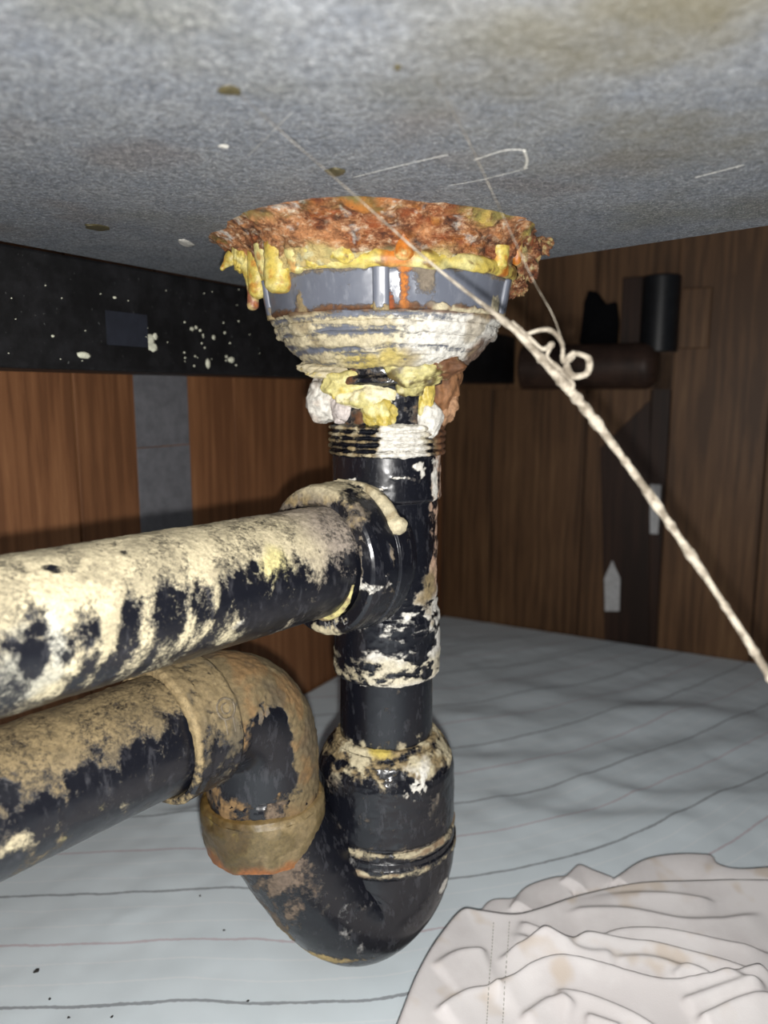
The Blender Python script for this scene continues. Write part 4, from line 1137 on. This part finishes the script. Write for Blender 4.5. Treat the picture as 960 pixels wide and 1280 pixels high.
# ================================================================== crumpled white cloth
nx, ny = 380, 330
gx = np.linspace(-.03, .42, nx); gy = np.linspace(.16, .47, ny)
X, Y = np.meshgrid(gx, gy, indexing='ij'); P3 = np.stack([X, Y, 0 * X], -1)
def poly(pts, h): return np.array([atZ(x, y, h)[:2] for x, y in pts])
def dist_side(pl):
    """distance to a polyline and which side: positive behind it (away from the front), and 0..1 along it"""
    best = np.full(X.shape, 9.0); side = np.zeros(X.shape); along = np.zeros(X.shape); n = len(pl) - 1
    for i in range(n):
        a, b = pl[i], pl[i + 1]; d = b - a; L2 = d @ d
        t = np.clip(((X - a[0]) * d[0] + (Y - a[1]) * d[1]) / L2, 0, 1)
        ex, ey = X - a[0] - t * d[0], Y - a[1] - t * d[1]; q = np.hypot(ex, ey)
        cr = d[0] * (Y - a[1]) - d[1] * (X - a[0]); m = q < best
        best = np.where(m, q, best); side = np.where(m, np.sign(cr), side); along = np.where(m, (i + t) / n, along)
    return best * np.where(side == 0, 1, side), along
def polysm(pts, h, n=60):
    return smooth_path([(*p, 0) for p in poly(pts, h)], n)[:, :2]
EDGE = .0035
# main layer: in front of its back rim and to the right of its left rim
H1, H2 = .026, .018
rim1 = polysm([(478, 1330), (500, 1272), (520, 1222), (545, 1180), (574, 1147), (600, 1147), (640, 1152), (668, 1146), (720, 1128), (790, 1113), (880, 1108), (970, 1110), (1100, 1112)], H1 * .8, 120)
d1, s1 = dist_side(rim1)
lay1 = H1 * (.62 + .38 * np.exp(-np.clip(-d1, 0, None) / .03)) * sstep(EDGE, -.002, d1)
back = [([(596, 1146), (612, 1128), (640, 1124), (652, 1118)], .010), ([(640, 1130), (655, 1110), (690, 1098), (708, 1096)], .014), ([(704, 1098), (722, 1082), (745, 1090), (768, 1099)], .017),
        ([(766, 1100), (800, 1078), (840, 1070), (888, 1070), (900, 1082), (930, 1088), (1000, 1084), (1100, 1090)], .019)]
lay2 = np.zeros(X.shape)
for pts, h in back:
    d, s = dist_side(polysm(pts, h, 50))
    lay2 = np.maximum(lay2, h * sstep(EDGE, -.001, d) * np.exp(-(np.clip(-d, 0, None) / .030) ** 2) * np.where((s > .001) & (s < .999), 1, np.exp(-(np.clip(np.abs(d), 0, None) / .004) ** 2)))
hgt = np.maximum(lay1, lay2)
folds = [([(630, 1168), (700, 1192), (735, 1184), (775, 1168), (830, 1167), (905, 1180), (980, 1190)], .0060, .012), ([(620, 1200), (660, 1190), (720, 1185), (790, 1186), (830, 1190), (920, 1212), (1000, 1240)], .0070, .012),
         ([(608, 1243), (640, 1228), (690, 1214), (760, 1220), (830, 1233), (905, 1230), (990, 1215)], .0080, .013), ([(545, 1272), (575, 1248), (604, 1238), (632, 1240)], .0050, .010), ([(690, 1244), (735, 1250), (790, 1268), (830, 1290)], .0050, .009),
         ([(870, 1278), (920, 1262), (975, 1252)], .0060, .010), ([(645, 1158), (690, 1172), (720, 1180)], .0040, .008), ([(540, 1215), (575, 1195), (610, 1188)], .0035, .010), ([(840, 1222), (865, 1214), (890, 1226)], .003, .006),
         ([(700, 1145), (780, 1140), (870, 1150), (960, 1140)], .0025, .010), ([(650, 1275), (690, 1252), (720, 1262)], .004, .008), ([(760, 1205), (820, 1204), (900, 1228), (960, 1246)], .003, .007), ([(660, 1178), (720, 1200), (770, 1200)], .003, .007), ([(700, 1136), (760, 1124), (830, 1122), (900, 1128)], .003, .010), ([(730, 1270), (780, 1285)], .004, .008), ([(850, 1256), (900, 1246), (960, 1238)], .004, .008)]
ins = sstep(-.002, -.014, d1)
for pts, a, w in folds:
    d, s = dist_side(polysm(pts, .024, 50))
    pr = np.where(d > 0, np.exp(-(d / .0021) ** 2), np.exp(-np.abs(d) / w)) * sstep(0, .12, s) * sstep(1, .88, s)
    hgt = hgt + a * pr * ins
hgt = hgt + (.0008 * fbm(P3, 28, 2, 801)) * sstep(.002, .012, hgt)
Zc = np.where(hgt > .0004, hgt + .0022, -.004)
F = grid_faces(nx, ny, False, False)
keep = (Zc.ravel()[F] > .0).any(1)
Vv = np.stack([X, Y, Zc], -1).reshape(-1, 3); 
_i = np.clip(np.round((Vv[:, 0] + .62) / 1.42 * 459).astype(int), 1, 458); _j = np.clip(np.round((Vv[:, 1] + .30) / 1.32 * 429).astype(int), 1, 428)
_under = np.max([Z[_i + a, _j + b] for a in (-1, 0, 1) for b in (-1, 0, 1)], axis=0)
Vv[:, 2] = np.maximum(Vv[:, 2], _under + .0009)
F = F[keep][:, ::-1]
used = np.unique(F); rem = np.full(len(Vv), -1); rem[used] = np.arange(len(used))
me = mesh_from('white_cloth', Vv[used], rem[F])
cloth = link('white_cloth', me, M['cloth'], label='crumpled off-white cotton cloth lying on the bed sheet at lower right', cat='cloth')
md = cloth.modifiers.new('smooth', 'SMOOTH'); md.factor = .5; md.iterations = 5
# hem stitching down its left part
st_px = [(617, 1152), (615, 1180), (612, 1215), (610, 1250), (608, 1279)]
def cz(x, y):
    i = int(np.clip(round((x + .03) / .45 * (nx - 1)), 0, nx - 1)); j = int(np.clip(round((y - .16) / .31 * (ny - 1)), 0, ny - 1)); return float(max(Zc[i, j], .002))
bm = bmesh.new()
for off in (0, 22):
    pl = smooth_path([atZ(x + off * (1 if off == 0 else .9), y, .026) for x, y in st_px], 34)
    for i in range(0, 33):
        a, b = pl[i], pl[i + 1]; m_ = (a + b) / 2; d = Vector(((b - a)[0], (b - a)[1], 0)).normalized()
        za, zb_ = cz(a[0], a[1]), cz(b[0], b[1])
        q = bmesh.ops.create_icosphere(bm, subdivisions=1, radius=1)['verts']
        L = np.linalg.norm(b - a) * .36
        for v in q:
            c = v.co.copy(); v.co = Vector((m_[0], m_[1], (za + zb_) / 2 + .0003)) + d * (c.x * L) + Vector((-d.y, d.x, 0)) * (c.y * .00035) + Vector((0, 0, c.z * .0004 + c.x * (zb_ - za) * .36))
me = bpy.data.meshes.new('hem_stitching'); bm.to_mesh(me); bm.free()
link('hem_stitching', me, M['chalk'], cloth, kind='stuff')

for _n, _l in (('retaining_nut', 'grey ribbed plastic nut'), ('rust_crust', 'flaky brown and orange rust'), ('sealant_bead', 'lumpy yellow sealant bead'), ('outlet_cone', 'cone caked in pale cement'), ('resin_collar', 'glossy brown resin collar'), ('threaded_collar', 'threaded collar with white smear'), ('elbow', 'elbow coated in tan dust'), ('reflection_patch', 'dull blue-grey patch, a painted reflection')):
    if _n in COL.objects: COL.objects[_n]['label'] = _l
